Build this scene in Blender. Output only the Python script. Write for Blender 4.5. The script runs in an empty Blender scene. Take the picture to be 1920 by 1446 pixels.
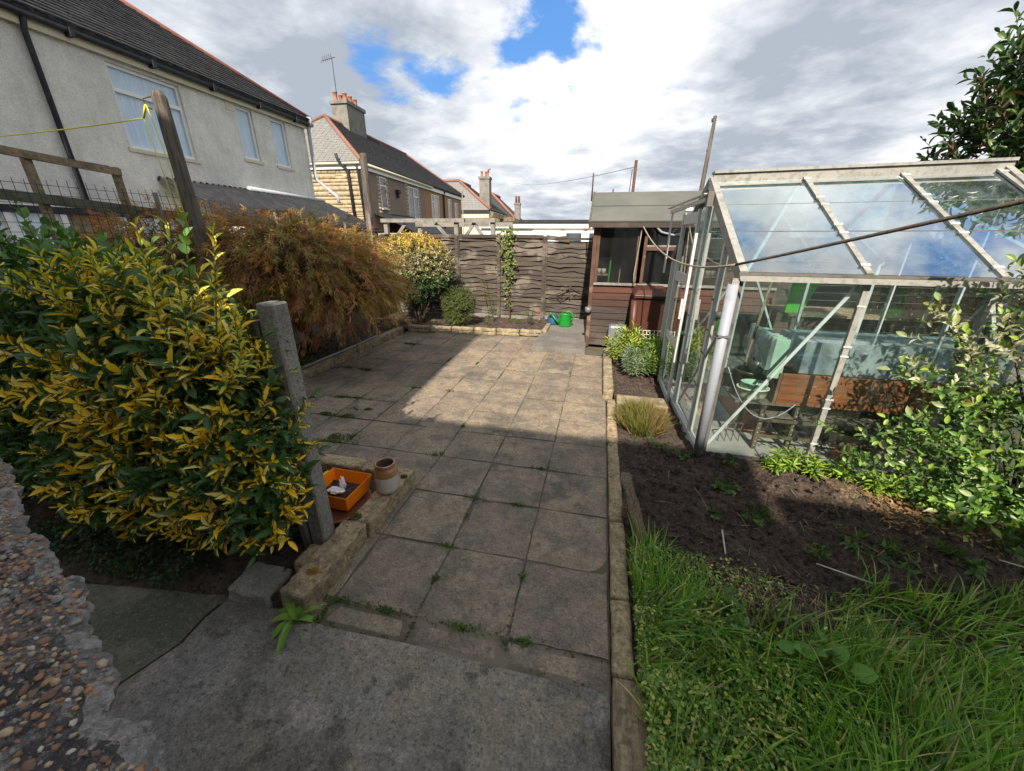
import bpy, bmesh, math, random
import numpy as np
from mathutils import Vector, Matrix, noise as mn
R = math.radians
sc = bpy.context.scene
col = sc.collection
rng = np.random.default_rng(7)
rnd = random.Random(5)

# ------------------------------------------------------------------ camera
cam_d = bpy.data.cameras.new("camera"); cam = bpy.data.objects.new("camera", cam_d); col.objects.link(cam)
cam_d.sensor_width = 36; cam_d.lens = 705 / 1920 * 36; cam_d.clip_start = .03; cam_d.clip_end = 2000
_p, _y, _r = R(21.5), R(12.6), R(0.4)
fwd = Vector((-math.sin(_y) * math.cos(_p), math.cos(_y) * math.cos(_p), -math.sin(_p)))
rgt = Vector((math.cos(_y), math.sin(_y), 0)); upv = rgt.cross(fwd)
r2 = rgt * math.cos(_r) + upv * math.sin(_r); u2 = -rgt * math.sin(_r) + upv * math.cos(_r)
cam.matrix_world = Matrix(((r2.x, u2.x, -fwd.x, 0), (r2.y, u2.y, -fwd.y, 0), (r2.z, u2.z, -fwd.z, 1.72), (0, 0, 0, 1)))
sc.camera = cam
# ------------------------------------------------------------------ view, sun, sky
sc.view_settings.view_transform = 'Standard'; sc.view_settings.look = 'None'
sc.view_settings.exposure = 1.3; sc.view_settings.gamma = 1; sc.view_settings.use_curve_mapping = False
SUN_EL, SUN_TRAVEL = 40.0, (-0.06, 1.0)
sd = bpy.data.lights.new("sun", 'SUN'); sd.energy = 3.6; sd.angle = R(0.55); sd.color = (1, .89, .75)
so = bpy.data.objects.new("sun", sd); col.objects.link(so)
_h = Vector((SUN_TRAVEL[0], SUN_TRAVEL[1], 0)).normalized() * math.cos(R(SUN_EL))
so.rotation_euler = Vector((_h.x, _h.y, -math.sin(R(SUN_EL)))).to_track_quat('-Z', 'Y').to_euler()
so.location = (0, -20, 20)
sc.cycles.max_bounces = 8; sc.cycles.transparent_max_bounces = 24; sc.cycles.diffuse_bounces = 3
sc.cycles.glossy_bounces = 3; sc.cycles.transmission_bounces = 6; sc.cycles.caustics_reflective = False; sc.cycles.caustics_refractive = False
sc.cycles.sample_clamp_indirect = 4


class NT:
    def __init__(s, tree): s.t = tree; tree.nodes.clear()
    def n(s, kind, inp=None, **kw):
        nd = s.t.nodes.new(kind)
        for k, v in kw.items(): setattr(nd, k, v)
        for k, v in (inp or {}).items():
            if isinstance(v, bpy.types.NodeSocket): s.t.links.new(v, nd.inputs[k])
            else: nd.inputs[k].default_value = v
        return nd
    def math(s, op, a, b=0.0, c=None, clamp=False):
        d = {0: a, 1: b}
        if c is not None: d[2] = c
        return s.n('ShaderNodeMath', d, operation=op, use_clamp=clamp).outputs[0]
    def ramp(s, v, lo, hi, a=0., b=1., smooth=True):
        return s.n('ShaderNodeMapRange', {0: v, 1: lo, 2: hi, 3: a, 4: b}, interpolation_type='SMOOTHSTEP' if smooth else 'LINEAR').outputs[0]
    def mix(s, f, a, b, mode='MIX'):
        c4 = lambda c: (*c, 1) if isinstance(c, (tuple, list)) and len(c) == 3 else c
        return s.n('ShaderNodeMix', {0: f, 6: c4(a), 7: c4(b)}, data_type='RGBA', blend_type=mode).outputs[2]
    def noise(s, vec, scale, detail=4, rough=.55, dist=0.):
        return s.n('ShaderNodeTexNoise', {'Vector': vec, 'Scale': scale, 'Detail': detail, 'Roughness': rough, 'Distortion': dist}).outputs['Fac']


world = bpy.data.worlds.new("World"); sc.world = world; world.use_nodes = True
w = NT(world.node_tree)
sky = w.n('ShaderNodeTexSky', sky_type='NISHITA'); sky.sun_disc = False
sky.sun_elevation = R(SUN_EL); sky.sun_rotation = R(180 - math.degrees(math.atan2(SUN_TRAVEL[0], SUN_TRAVEL[1])))
sky.dust_density = .6; sky.ozone_density = 1.6
D = w.n('ShaderNodeTexCoord').outputs['Generated']
sx = w.n('ShaderNodeSeparateXYZ', {0: D})
zz = w.math('ADD', w.math('MAXIMUM', sx.outputs[2], 0.0), .16)
pv = w.n('ShaderNodeCombineXYZ', {0: w.math('DIVIDE', sx.outputs[0], zz), 1: w.math('DIVIDE', sx.outputs[1], zz), 2: 3.7}).outputs[0]


def gdir(d, width):      # soft round patch of sky about direction d
    d = Vector(d).normalized()
    dt = w.n('ShaderNodeVectorMath', {0: D, 1: d}, operation='DOT_PRODUCT').outputs['Value']
    return w.ramp(dt, math.cos(R(width)), 1.0)


n1 = w.noise(pv, 1.15, 9, .6, .3)
n2 = w.noise(pv, 3.0, 9, .6, .25)
warp = w.n('ShaderNodeVectorMath', {0: pv, 1: w.n('ShaderNodeVectorMath', {0: w.n('ShaderNodeTexNoise', {'Vector': pv, 'Scale': 4.0, 'Detail': 5}).outputs['Color'], 1: (.55, .55, .55)}, operation='MULTIPLY').outputs[0]}, operation='ADD').outputs[0]
vor = w.n('ShaderNodeTexVoronoi', {'Vector': warp, 'Scale': 2.6, 'Smoothness': .6}, feature='SMOOTH_F1').outputs['Distance']
puff = w.math('SUBTRACT', .55, vor)
n3 = w.noise(w.n('ShaderNodeVectorMath', {0: pv, 1: (11.3, 4.1, 0)}, operation='ADD').outputs[0], .75, 8, .55, .25)
hole = w.math('ADD', w.math('ADD', gdir((-.27, .87, .43), 12), gdir((-.42, .83, .37), 10)), gdir((-.14, .87, .47), 11))
hole = w.math('ADD', hole, w.math('MULTIPLY', w.math('ADD', gdir((.35, .42, .84), 24), gdir((.75, .35, .6), 20)), .34))
cov = w.math('SUBTRACT', w.math('ADD', w.math('MULTIPLY', n1, .75), w.math('MULTIPLY', n2, .35)), w.math('MULTIPLY', w.math('MINIMUM', hole, 1.0), .20))
lowblue = w.math('MULTIPLY', w.ramp(sx.outputs[2], .16, .04), .06)
cov = w.math('SUBTRACT', cov, lowblue)
cmask = w.ramp(cov, .325, .43)
dark = w.math('ADD', w.math('ADD', gdir((-.66, .68, .30), 22), gdir((.30, .93, .19), 16)), w.math('ADD', gdir((.50, .84, .25), 20), gdir((-.52, .78, .36), 12)))
white = w.math('ADD', gdir((-.10, .94, .29), 15), w.math('ADD', gdir((.05, .93, .37), 16), gdir((.52, .84, .13), 7)))
shade = w.math('ADD', w.math('ADD', w.math('MULTIPLY', n3, .95), w.math('ADD', w.math('ADD', w.math('MULTIPLY', n2, .80), w.math('MULTIPLY', puff, .34)), w.math('MULTIPLY', w.noise(pv, 7.5, 6, .6, .4), .34))), w.math('SUBTRACT', w.math('MULTIPLY', white, .22), w.math('MULTIPLY', w.math('MINIMUM', dark, 1.2), .13)))
sh = w.ramp(shade, .82, 1.42, smooth=False)
ccol = w.n('ShaderNodeValToRGB', {0: sh})
cr = ccol.color_ramp
for i, (pos, c) in enumerate([(0, (1.72, 1.93, 2.22)), (.28, (2.4, 2.6, 2.85)), (.60, (3.4, 3.5, 3.65)), (1, (4.7, 4.7, 4.7))]):
    e = cr.elements[i] if i < 2 else cr.elements.new(pos)
    e.position = pos; e.color = (*c, 1)
blue = w.mix(.8, sky.outputs[0], (.32, 1.15, 2.9), 'MIX')
skyc = w.mix(cmask, blue, ccol.outputs[0])
bg = w.n('ShaderNodeBackground', {0: skyc, 1: .112})
wo = w.n('ShaderNodeOutputWorld', {0: bg.outputs[0]})


# ------------------------------------------------------------------ materials
def mat(name, base, rough=.85, layers=(), bump=(), metal=0., spec=.4, rndv=0., coat=0., grain=()):
    """layers: (scale, lo, hi, colour, strength[, stretch xyz]) noise-masked colour; bump: (scale, metres[, stretch])"""
    m = bpy.data.materials.new(name); m.use_nodes = True
    t = NT(m.node_tree)
    pos = t.n('ShaderNodeNewGeometry').outputs['Position']
    rv = t.n('ShaderNodeObjectInfo').outputs['Random']
    def cv(st):
        return pos if not st else t.n('ShaderNodeMapping', {0: pos, 3: st}).outputs[0]
    c = t.n('ShaderNodeRGB').outputs[0]; c.default_value = (*base, 1)
    if rndv:
        c = t.mix(1., c, t.n('ShaderNodeCombineColor', {0: t.ramp(rv, 0, 1, 1 - rndv, 1 + rndv, False), 1: t.ramp(rv, 0, 1, 1 - rndv, 1 + rndv, False), 2: t.ramp(rv, 0, 1, 1 - rndv * .8, 1 + rndv * .7, False)}).outputs[0], 'MULTIPLY')
    for i, L in enumerate(layers):
        nz = t.noise(t.n('ShaderNodeVectorMath', {0: cv(L[5] if len(L) > 5 else None), 1: (i * 7.3, i * 3.1, i)}, operation='ADD').outputs[0], L[0], 6, .62)
        c = t.mix(t.math('MULTIPLY', t.ramp(nz, L[1], L[2]), L[4]), c, L[3])
    for gs, ga, *gst in grain:
        g = t.ramp(t.noise(cv(gst[0] if gst else None), gs, 5, .7), .33, .67, 1 - ga, 1 + ga, False)
        c = t.mix(1., c, t.n('ShaderNodeCombineColor', {0: g, 1: g, 2: g}).outputs[0], 'MULTIPLY')
    nrm = None
    for b in bump:
        nz = t.noise(cv(b[2] if len(b) > 2 else None), b[0], 6, .65)
        bd = {'Height': nz, 'Strength': 1., 'Distance': b[1]}
        if nrm: bd['Normal'] = nrm
        nrm = t.n('ShaderNodeBump', bd).outputs[0]
    d = {'Base Color': c, 'Roughness': rough, 'Metallic': metal, 'Specular IOR Level': spec, 'Coat Weight': coat}
    if nrm: d['Normal'] = nrm
    pb = t.n('ShaderNodeBsdfPrincipled', d)
    t.n('ShaderNodeOutputMaterial', {0: pb.outputs[0]})
    return m


def mat_leaf(name, rough=.4, trans=.22, variegated=False, spec=.45):
    """per-leaf colour from attribute c; luv = (across -1..1, along 0..1, random)"""
    m = bpy.data.materials.new(name); m.use_nodes = True
    t = NT(m.node_tree)
    a = t.n('ShaderNodeAttribute', attribute_name='c').outputs['Color']
    luv = t.n('ShaderNodeAttribute', attribute_name='luv').outputs['Vector']
    s = t.n('ShaderNodeSeparateXYZ', {0: luv})
    au = t.math('ABSOLUTE', s.outputs[0])
    pos = t.n('ShaderNodeNewGeometry').outputs['Position']
    nz = t.noise(pos, 60, 3)
    if variegated:     # yellow blade with an uneven green margin; share of yellow from c.alpha-like random
        edge = t.math('ADD', au, t.math('MULTIPLY', t.math('SUBTRACT', nz, .5), 1.1))
        f = t.ramp(edge, t.math('SUBTRACT', s.outputs[2], .08), t.math('ADD', s.outputs[2], .08))
        green = t.mix(nz, (.030, .085, .026), (.065, .14, .03))
        a = t.mix(f, a, green)
    vein = t.ramp(au, .0, .10, 1.25, 1.0)
    a = t.mix(1., a, t.n('ShaderNodeCombineColor', {0: vein, 1: vein, 2: vein}).outputs[0], 'MULTIPLY')
    a = t.mix(t.ramp(nz, .5, .7, 0, .12 if variegated else .35), a, (.16, .12, .03) if variegated else (.09, .07, .02))
    pb = t.n('ShaderNodeBsdfPrincipled', {'Base Color': a, 'Roughness': rough, 'Specular IOR Level': spec})
    tr = t.n('ShaderNodeBsdfTranslucent', {0: t.mix(1., a, (1.5, 1.6, .7), 'MULTIPLY')})
    mx = t.n('ShaderNodeMixShader', {0: trans, 1: pb.outputs[0], 2: tr.outputs[0]})
    t.n('ShaderNodeOutputMaterial', {0: mx.outputs[0]})
    return m


def mat_glass(name, tint=(.86, .95, .92), dirt=.12, dcol=(.55, .62, .62), refl=1.0, lo=.35, hi=.75):
    m = bpy.data.materials.new(name); m.use_nodes = True
    t = NT(m.node_tree)
    pos = t.n('ShaderNodeNewGeometry').outputs['Position']
    fr = t.math('MULTIPLY', t.n('ShaderNodeFresnel', {0: 1.5}).outputs[0], t.math('SUBTRACT', 1.0, t.n('ShaderNodeNewGeometry').outputs['Backfacing']))
    tr = t.n('ShaderNodeBsdfTransparent', {0: (*tint, 1)})
    gl = t.n('ShaderNodeBsdfGlossy', {0: (1, 1, 1, 1), 'Roughness': .02})
    m1 = t.n('ShaderNodeMixShader', {0: t.math('MULTIPLY', fr, refl, clamp=True), 1: tr.outputs[0], 2: gl.outputs[0]})
    nz = t.noise(t.n('ShaderNodeMapping', {0: pos, 3: (1, 1, .45)}).outputs[0], 5, 7, .65, .5)
    df = t.n('ShaderNodeBsdfDiffuse', {0: (*dcol, 1)})
    dt = t.n('ShaderNodeBsdfTranslucent', {0: (*dcol, 1)})
    dd = t.n('ShaderNodeMixShader', {0: .5, 1: df.outputs[0], 2: dt.outputs[0]})
    m2 = t.n('ShaderNodeMixShader', {0: t.ramp(nz, lo, hi, dirt * .25, dirt), 1: m1.outputs[0], 2: dd.outputs[0]})
    t.n('ShaderNodeOutputMaterial', {0: m2.outputs[0]})
    return m


M = {}
M['render_white'] = mat('roughcast_render', (.84, .815, .75), .95, [(.7, .45, .6, (.66, .64, .59), .5), (90, .5, .7, (.30, .29, .27), .5), (1.5, .55, .7, (.62, .60, .53), .4)], [(70, .02), (22, .02)], grain=((35, .10), (4, .07), (11, .06, (1, 1, .15))))
M['pebbledash'] = mat('brown_pebbledash', (.30, .22, .18), .95, [(60, .45, .6, (.16, .11, .09), .8), (75, .6, .7, (.55, .45, .38), .6), (.5, .5, .7, (.22, .16, .13), .4)], [(40, .03)])
M['tan_render'] = mat('tan_render', (.34, .20, .11), .95, [(8, .45, .65, (.26, .15, .08), .6)], [(30, .01)])
M['cream'] = mat('cream_render', (.62, .56, .42), .9, [(3, .45, .65, (.52, .46, .34), .6)])
M['slate'] = mat('roof_slate', (.048, .050, .054), .85, [(3, .45, .65, (.075, .073, .068), .7), (14, .45, .6, (.035, .035, .04), .6), (30, .6, .7, (.13, .125, .11), .4)], [(25, .01)], spec=.15, grain=((9, .3),))
M['slate_lit'] = mat('roof_slate_lit', (.20, .20, .195), .75, [(3, .45, .65, (.26, .25, .23), .7), (12, .45, .6, (.13, .13, .13), .6)], [(25, .01)])  # slate toned paler as if sunlit, for the hip and rear faces
M['ridge_red'] = mat('red_ridge_tile', (.25, .125, .095), .85, [(4, .4, .65, (.22, .09, .06), .7), (9, .6, .7, (.3, .25, .2), .4)])
M['ridge_dark'] = mat('dark_red_ridge', (.20, .075, .055), .85, [(6, .45, .6, (.13, .055, .045), .7)])
M['pot'] = mat('chimney_pot_clay', (.33, .14, .085), .8, [(6, .45, .65, (.3, .12, .07), .7)])
M['concrete_old'] = mat('old_grey_render', (.22, .21, .19), .95, [(2, .4, .65, (.13, .125, .11), .8), (8, .55, .7, (.30, .28, .24), .5)], [(20, .01)])
M['white_upvc'] = mat('white_plastic', (.78, .78, .76), .4, [(6, .5, .7, (.65, .64, .6), .4)])
M['grey_pipe'] = mat('grey_plastic', (.42, .45, .49), .5, [(6, .45, .7, (.33, .35, .37), .6)])
M['black_pipe'] = mat('black_plastic', (.018, .02, .026), .6, [(8, .5, .7, (.06, .06, .07), .6)])
M['fascia'] = mat('cream_fascia', (.62, .57, .44), .7, [(5, .5, .7, (.5, .45, .34), .5)])
M['curtain'] = mat('net_curtain', (.84, .90, .94), .95, [(9, .35, .65, (.56, .66, .76), .9, (1, 5, .2)), (30, .4, .6, (.75, .8, .85), .5, (1, 3, .1))])
M['pane_dark'] = mat('window_glass', (.03, .04, .05), .08, [(1.2, .4, .7, (.12, .16, .2), .6)], spec=.8)
M['stone_clad'] = mat('buff_stone', (.42, .345, .225), .9, [(4, .4, .6, (.34, .27, .17), .8), (1.5, .55, .7, (.55, .46, .30), .7)], [(18, .02)])
M['corrug'] = mat('dark_corrugated', (.026, .028, .034), .8, [(4, .45, .6, (.042, .045, .05), .7)], spec=.15)
M['wood_grey'] = mat('weathered_wood', (.082, .067, .055), .9, [(5, .45, .58, (.052, .042, .034), .9, (.25, 1, 6)), (2.2, .52, .62, (.17, .148, .125), .8), (14, .56, .64, (.022, .019, .016), .8, (.2, 1, 5)), (1.3, .56, .64, (.038, .032, .026), .8)], [(12, .008, (.3, 1, 8))], rndv=.35)
M['post_wood'] = mat('weathered_post_wood', (.125, .105, .085), .9, [(8, .45, .58, (.06, .05, .04), .9, (5, 5, .35)), (2, .52, .62, (.18, .155, .125), .6)], [(14, .01, (6, 6, .4))])
M['pergola_wood'] = mat('silvered_timber', (.235, .222, .20), .9, [(6, .45, .6, (.15, .14, .125), .8)], grain=((20, .2),))
M['green_wood'] = mat('mossy_timber', (.10, .105, .07), .9, [(6, .42, .62, (.06, .06, .04), .8)])
M['tan_wood'] = mat('tan_timber', (.25, .19, .12), .9, [(9, .46, .58, (.13, .10, .065), .8, (5, .6, 1)), (30, .53, .62, (.08, .065, .045), .6)], [(14, .008), (60, .004)], grain=((20, .2), (70, .2)))
M['shed_red'] = mat('shed_boards_red_lit', (.075, .028, .018), .75, [(3, .44, .6, (.038, .02, .016), .8, (.3, 1, 3)), (1.4, .5, .62, (.14, .052, .03), .8)], [(16, .006, (.3, 1, 6))], rndv=.2)
M['shed_dark'] = mat('shed_boards_weathered_shaded', (.058, .045, .038), .85, [(3, .44, .6, (.03, .022, .019), .8, (.3, 1, 3)), (1.4, .52, .62, (.10, .080, .068), .7)], [(16, .006, (.3, 1, 6))], rndv=.25)  # shaded tone of the lower front boards; plain dark boards elsewhere
M['shed_trim'] = mat('shed_trim', (.105, .056, .036), .8, [(5, .4, .62, (.07, .034, .024), .8), (3, .57, .64, (.24, .17, .13), .6)], [(16, .004)])
M['felt'] = mat('green_grey_roof_felt', (.105, .108, .098), .95, [(60, .4, .7, (.08, .09, .08), .6), (1.2, .45, .62, (.135, .137, .12), .7)], [(120, .004)])
M['alu_shade_lift'] = mat('aluminium_shade_lift', (.58, .58, .56), .5, [(5, .48, .6, (.58, .58, .55), .6), (30, .56, .64, (.3, .3, .26), .4)])  # tone lifted for the shaded gable side, standing in for fill light
M['alu'] = mat('dull_aluminium', (.33, .325, .30), .45, [(3, .45, .6, (.25, .25, .23), .6), (30, .50, .62, (.16, .16, .13), .5), (8, .58, .64, (.13, .14, .09), .5)], metal=.12)
M['alu_blue'] = mat('bluish_aluminium', (.50, .54, .55), .4, [(6, .48, .62, (.36, .40, .40), .6), (30, .54, .64, (.2, .21, .2), .4)], metal=.08)
M['alu_dark'] = mat('dirty_gutter_metal', (.14, .13, .12), .6, [(9, .45, .7, (.07, .06, .05), .8)], metal=.3)
M['pvc'] = mat('grey_white_pvc', (.29, .315, .36), .35, [(3, .5, .7, (.23, .25, .28), .5), (9, .55, .65, (.16, .17, .17), .35)])
M['slab'] = mat('riven_paving', (.232, .184, .135), .93, [(2.6, .45, .58, (.145, .122, .098), .85), (1.1, .52, .62, (.29, .235, .16), .6), (5.5, .54, .62, (.125, .110, .094), .6), (3.1, .57, .64, (.25, .19, .14), .6), (1.9, .59, .66, (.075, .07, .058), .7), (170, .59, .66, (.46, .40, .32), .6), (38, .55, .63, (.10, .088, .075), .55)], [(9, .015), (38, .008), (110, .004)], rndv=.11, grain=((24, .18), (90, .30), (7, .14)))
M['mortar'] = mat('dirty_joint', (.105, .09, .066), .98, [(4, .53, .62, (.06, .08, .03), .8), (2.5, .48, .6, (.20, .165, .12), .7)], [(80, .01)])
M['concrete'] = mat('path_concrete', (.195, .175, .15), .92, [(1.6, .46, .58, (.105, .097, .086), .85), (2.6, .54, .62, (.23, .195, .15), .75), (1.1, .52, .6, (.20, .195, .19), .7), (5, .56, .62, (.065, .06, .052), .7), (3.7, .61, .655, (.30, .25, .235), .7), (200, .60, .66, (.38, .35, .31), .65), (60, .55, .63, (.055, .052, .048), .6)], [(9, .008), (45, .005), (130, .004)], grain=((30, .25), (110, .35), (6, .15)))
M['concrete_green'] = mat('algae_concrete', (.115, .115, .085), .93, [(1.6, .45, .58, (.075, .08, .055), .9), (120, .57, .64, (.26, .25, .22), .6), (3, .54, .62, (.17, .155, .13), .7)], [(9, .008), (110, .004)], grain=((30, .22), (100, .3)))
M['concrete_mid'] = mat('speckled_concrete', (.17, .158, .14), .93, [(2, .46, .58, (.12, .11, .10), .8), (120, .57, .64, (.34, .32, .29), .6), (60, .55, .63, (.07, .065, .06), .5)], [(80, .005)], grain=((30, .15), (110, .25)))
M['concrete_pale'] = mat('pale_concrete', (.28, .27, .255), .93, [(2, .45, .65, (.2, .195, .185), .8), (100, .58, .68, (.42, .41, .39), .7), (50, .58, .7, (.12, .12, .11), .5)], [(80, .005)])
M['post_conc'] = mat('post_concrete', (.27, .25, .22), .95, [(3, .45, .65, (.15, .145, .13), .8), (160, .56, .66, (.34, .32, .29), .7), (90, .55, .63, (.08, .08, .07), .6)], [(130, .006), (30, .006)], grain=((60, .25), (160, .3)))
M['kerb'] = mat('buff_rough_kerb', (.36, .275, .165), .95, [(7, .47, .60, (.23, .175, .11), .85), (3, .52, .62, (.46, .36, .22), .7), (25, .56, .66, (.10, .078, .055), .7), (2.2, .63, .72, (.055, .065, .022), .75)], [(18, .02), (50, .012), (110, .006)], grain=((30, .35), (80, .3), (9, .2)))
M['kerb_far'] = mat('buff_walling_block', (.34, .28, .18), .95, [(9, .42, .6, (.19, .155, .10), .9), (3, .6, .72, (.45, .38, .25), .6), (1.3, .62, .7, (.055, .065, .03), .75)], [(30, .02), (90, .008)], grain=((20, .3), (60, .3)))
M['soil'] = mat('dark_soil', (.085, .060, .046), .98, [(30, .5, .6, (.022, .016, .013), .8), (80, .59, .65, (.24, .18, .13), .6), (3, .52, .62, (.125, .09, .068), .7)], [(25, .03), (60, .02), (130, .012)], grain=((40, .4), (14, .3)))
M['litter'] = mat('pale_leaf_litter', (.10, .072, .045), .98, [(50, .5, .6, (.30, .21, .12), .8), (3, .5, .7, (.05, .038, .028), .6)], [(60, .03)])
M['agg'] = mat('broken_mortar', (.15, .135, .135), .97, [(12, .45, .56, (.055, .05, .058), .9), (34, .52, .60, (.30, .27, .25), .8), (90, .52, .6, (.06, .055, .05), .8), (150, .56, .63, (.4, .33, .25), .6)], [(22, .02), (90, .012), (220, .005)], grain=((50, .35), (160, .35)))
M['agg_edge'] = mat('pale_mortar_edge', (.30, .28, .265), .97, [(16, .45, .56, (.17, .16, .15), .8), (60, .53, .6, (.12, .11, .1), .6)], [(60, .02), (180, .006)], grain=((50, .25), (160, .3)))
for nm, c in (('peb_orange', (.26, .135, .065)), ('peb_brown', (.17, .095, .06)), ('peb_buff', (.31, .24, .16)), ('peb_grey', (.20, .19, .18)), ('peb_pale', (.40, .36, .30)), ('peb_dark', (.07, .055, .05))):
    M[nm] = mat(nm.replace('peb', 'pebble'), c, .6, [(40, .42, .65, tuple(v * .55 for v in c), .7), (130, .55, .7, tuple(min(1, v * 1.6) for v in c), .4)], [(120, .002)], rndv=.25)
M['orange'] = mat('orange_plastic', (1.0, .26, .004), .45, [(12, .5, .68, (.85, .17, .01), .5), (50, .66, .74, (.3, .1, .02), .4)])
M['terracotta'] = mat('terracotta_plastic', (.24, .085, .045), .55, [(12, .5, .68, (.15, .06, .04), .6)])
M['jar_cream'] = mat('stoneware_cream', (.50, .47, .40), .3, [(5, .5, .7, (.33, .30, .25), .6)], coat=.3)
M['jar_brown'] = mat('stoneware_tan_glaze', (.27, .125, .055), .2, [(14, .42, .62, (.40, .23, .11), .8)], coat=.5)
M['jar_in'] = mat('stoneware_inside', (.10, .095, .085), .4)
M['tissue'] = mat('white_tissue', (.78, .78, .80), .9)
M['can_green'] = mat('green_plastic', (.012, .22, .028), .32, [(6, .5, .7, (.01, .17, .02), .5)])
M['can_blue'] = mat('blue_plastic', (.02, .07, .15), .35)
M['dk_green_pl'] = mat('dark_green_plastic', (.015, .10, .04), .35)
M['bin_brown'] = mat('brown_plastic', (.080, .028, .018), .45, [(4, .5, .6, (.055, .021, .015), .6)])
M['box_grey'] = mat('grey_storage_plastic', (.16, .17, .19), .4)
M['mint'] = mat('mint_polystyrene', (.22, .36, .28), .7, [(6, .5, .6, (.16, .27, .21), .5)])
M['trough'] = mat('red_brown_trough', (.19, .065, .022), .6, [(5, .42, .62, (.10, .038, .018), .9, (.4, 1, 5)), (2, .6, .7, (.30, .12, .045), .6)])
M['black_pl'] = mat('black_pot_plastic', (.022, .026, .026), .35)
M['beige_pl'] = mat('beige_planter', (.46, .46, .38), .6, [(30, .45, .6, (.33, .34, .27), .7)])
M['rust'] = mat('rusty_steel', (.11, .05, .03), .8, [(20, .42, .6, (.06, .03, .02), .8)])
M['angle'] = mat('mossy_angle_iron', (.09, .065, .04), .85, [(14, .42, .6, (.05, .045, .02), .8)])
M['rope'] = mat('old_rope', (.33, .29, .23), .9, [(60, .45, .6, (.2, .17, .13), .8)], [(200, .004)])
M['rope_dark'] = mat('weathered_rope', (.13, .105, .08), .9, [(60, .45, .6, (.07, .055, .045), .8)], [(200, .004)])
M['yellow_rope'] = mat('yellow_line', (.80, .72, .05), .6)
M['wire'] = mat('dark_netting', (.018, .02, .03), .7)
M['wire_grey'] = mat('galvanised_wire', (.30, .30, .29), .5, metal=.5)
M['stem'] = mat('woody_stem', (.10, .075, .045), .9, [(20, .45, .6, (.06, .045, .03), .8)], [(60, .004)])
M['stem_green'] = mat('green_stem', (.10, .15, .04), .7)
M['bark'] = mat('bark', (.11, .085, .06), .95, [(14, .42, .6, (.06, .045, .03), .8, (5, 5, .6))], [(20, .012, (5, 5, .6))])
M['driftwood'] = mat('old_stump_wood', (.20, .15, .10), .92, [(16, .42, .6, (.09, .065, .045), .9, (5, 5, .5)), (5, .58, .7, (.30, .25, .19), .6)], [(26, .012, (6, 6, .5))])
M['ground'] = mat('far_ground', (.07, .085, .04), .98, [(.4, .4, .6, (.10, .09, .06), .8)])
M['pale_stone'] = mat('cream_stone', (.42, .36, .26), .9, [(8, .45, .62, (.3, .26, .19), .7)], [(40, .006)])
M['shed_inside'] = mat('dark_shed_lining', (.035, .028, .022), .9)
M['net_green'] = mat('bright_green_cloth', (.10, .46, .05), .7, [(9, .5, .7, (.07, .36, .04), .6)])
M['strap'] = mat('dull_strap', (.12, .12, .13), .6)
M['brick'] = mat('red_paver', (.30, .12, .075), .9, [(10, .45, .6, (.22, .10, .07), .7)])
M['leaf'] = mat_leaf('glossy_leaf', .38, .2)
M['leaf_soft'] = mat_leaf('soft_leaf', .6, .3, spec=.3)
M['leaf_var'] = mat_leaf('variegated_leaf', .42, .22, variegated=True)
M['grass'] = mat_leaf('grass_blade', .5, .35, spec=.35)
M['roofglass'] = mat_glass('roof_glass', (.80, .93, .92), .16, (.45, .55, .60), 5.5, .42, .62)
M['sideglass'] = mat_glass('side_glass', (.95, .985, .975), .05, (.40, .46, .42), 1.8, .45, .66)
M['plastic_clear'] = mat_glass('clear_plastic_sheet', (.90, .95, .97), .65, (.52, .60, .62), 1.5, .3, .7)
M['shedglass'] = mat_glass('shed_glass', (.80, .82, .82), .05, (.4, .4, .38), 1.5)

# ------------------------------------------------------------------ geometry helpers
ROTATED = set()


def link(o, parent=None):
    col.objects.link(o)
    if parent is not None:
        o.parent = parent
        if parent.name not in ROTATED:
            off = Vector(parent.location)
            pp = parent.parent
            while pp is not None:
                off = off + Vector(pp.location); pp = pp.parent
            if parent.type == 'EMPTY': o.matrix_parent_inverse = Matrix.Translation(-off)
    return o


def tag(o, label=None, cat=None, group=None, kind=None):
    if label: o['label'] = label
    if cat: o['category'] = cat
    if group: o['group'] = group
    if kind: o['kind'] = kind
    return o


def thing(name, label, cat, loc=(0, 0, 0), rotz=None, group=None, kind=None):
    o = bpy.data.objects.new(name, None); col.objects.link(o); o.location = loc
    o.empty_display_size = .1
    if rotz is not None: o.rotation_euler = (0, 0, rotz); ROTATED.add(o.name)
    return tag(o, label, cat, group, kind)


def mesh_np(name, V, F, mat_, attrs=None, smooth=False):
    """V (n,3), F (m,k) arrays; attrs {name:(n,3|4)} on points"""
    V = np.asarray(V, np.float32); F = np.asarray(F, np.int32)
    me = bpy.data.meshes.new(name)
    me.vertices.add(len(V)); me.vertices.foreach_set('co', V.ravel())
    k = F.shape[1]
    me.loops.add(F.size); me.loops.foreach_set('vertex_index', F.ravel())
    me.polygons.add(len(F)); me.polygons.foreach_set('loop_start', np.arange(0, F.size, k, dtype=np.int32))
    me.update(calc_edges=True)
    if smooth: me.polygons.foreach_set('use_smooth', np.ones(len(F), bool))
    for an, A in (attrs or {}).items():
        A = np.asarray(A, np.float32)
        if A.shape[1] == 4:
            at = me.attributes.new(an, 'FLOAT_COLOR', 'POINT'); at.data.foreach_set('color', A.ravel())
        else:
            at = me.attributes.new(an, 'FLOAT_VECTOR', 'POINT'); at.data.foreach_set('vector', A.ravel())
    me.materials.append(mat_)
    return me


def obj(name, me, parent=None):
    return link(bpy.data.objects.new(name, me), parent)


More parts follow.
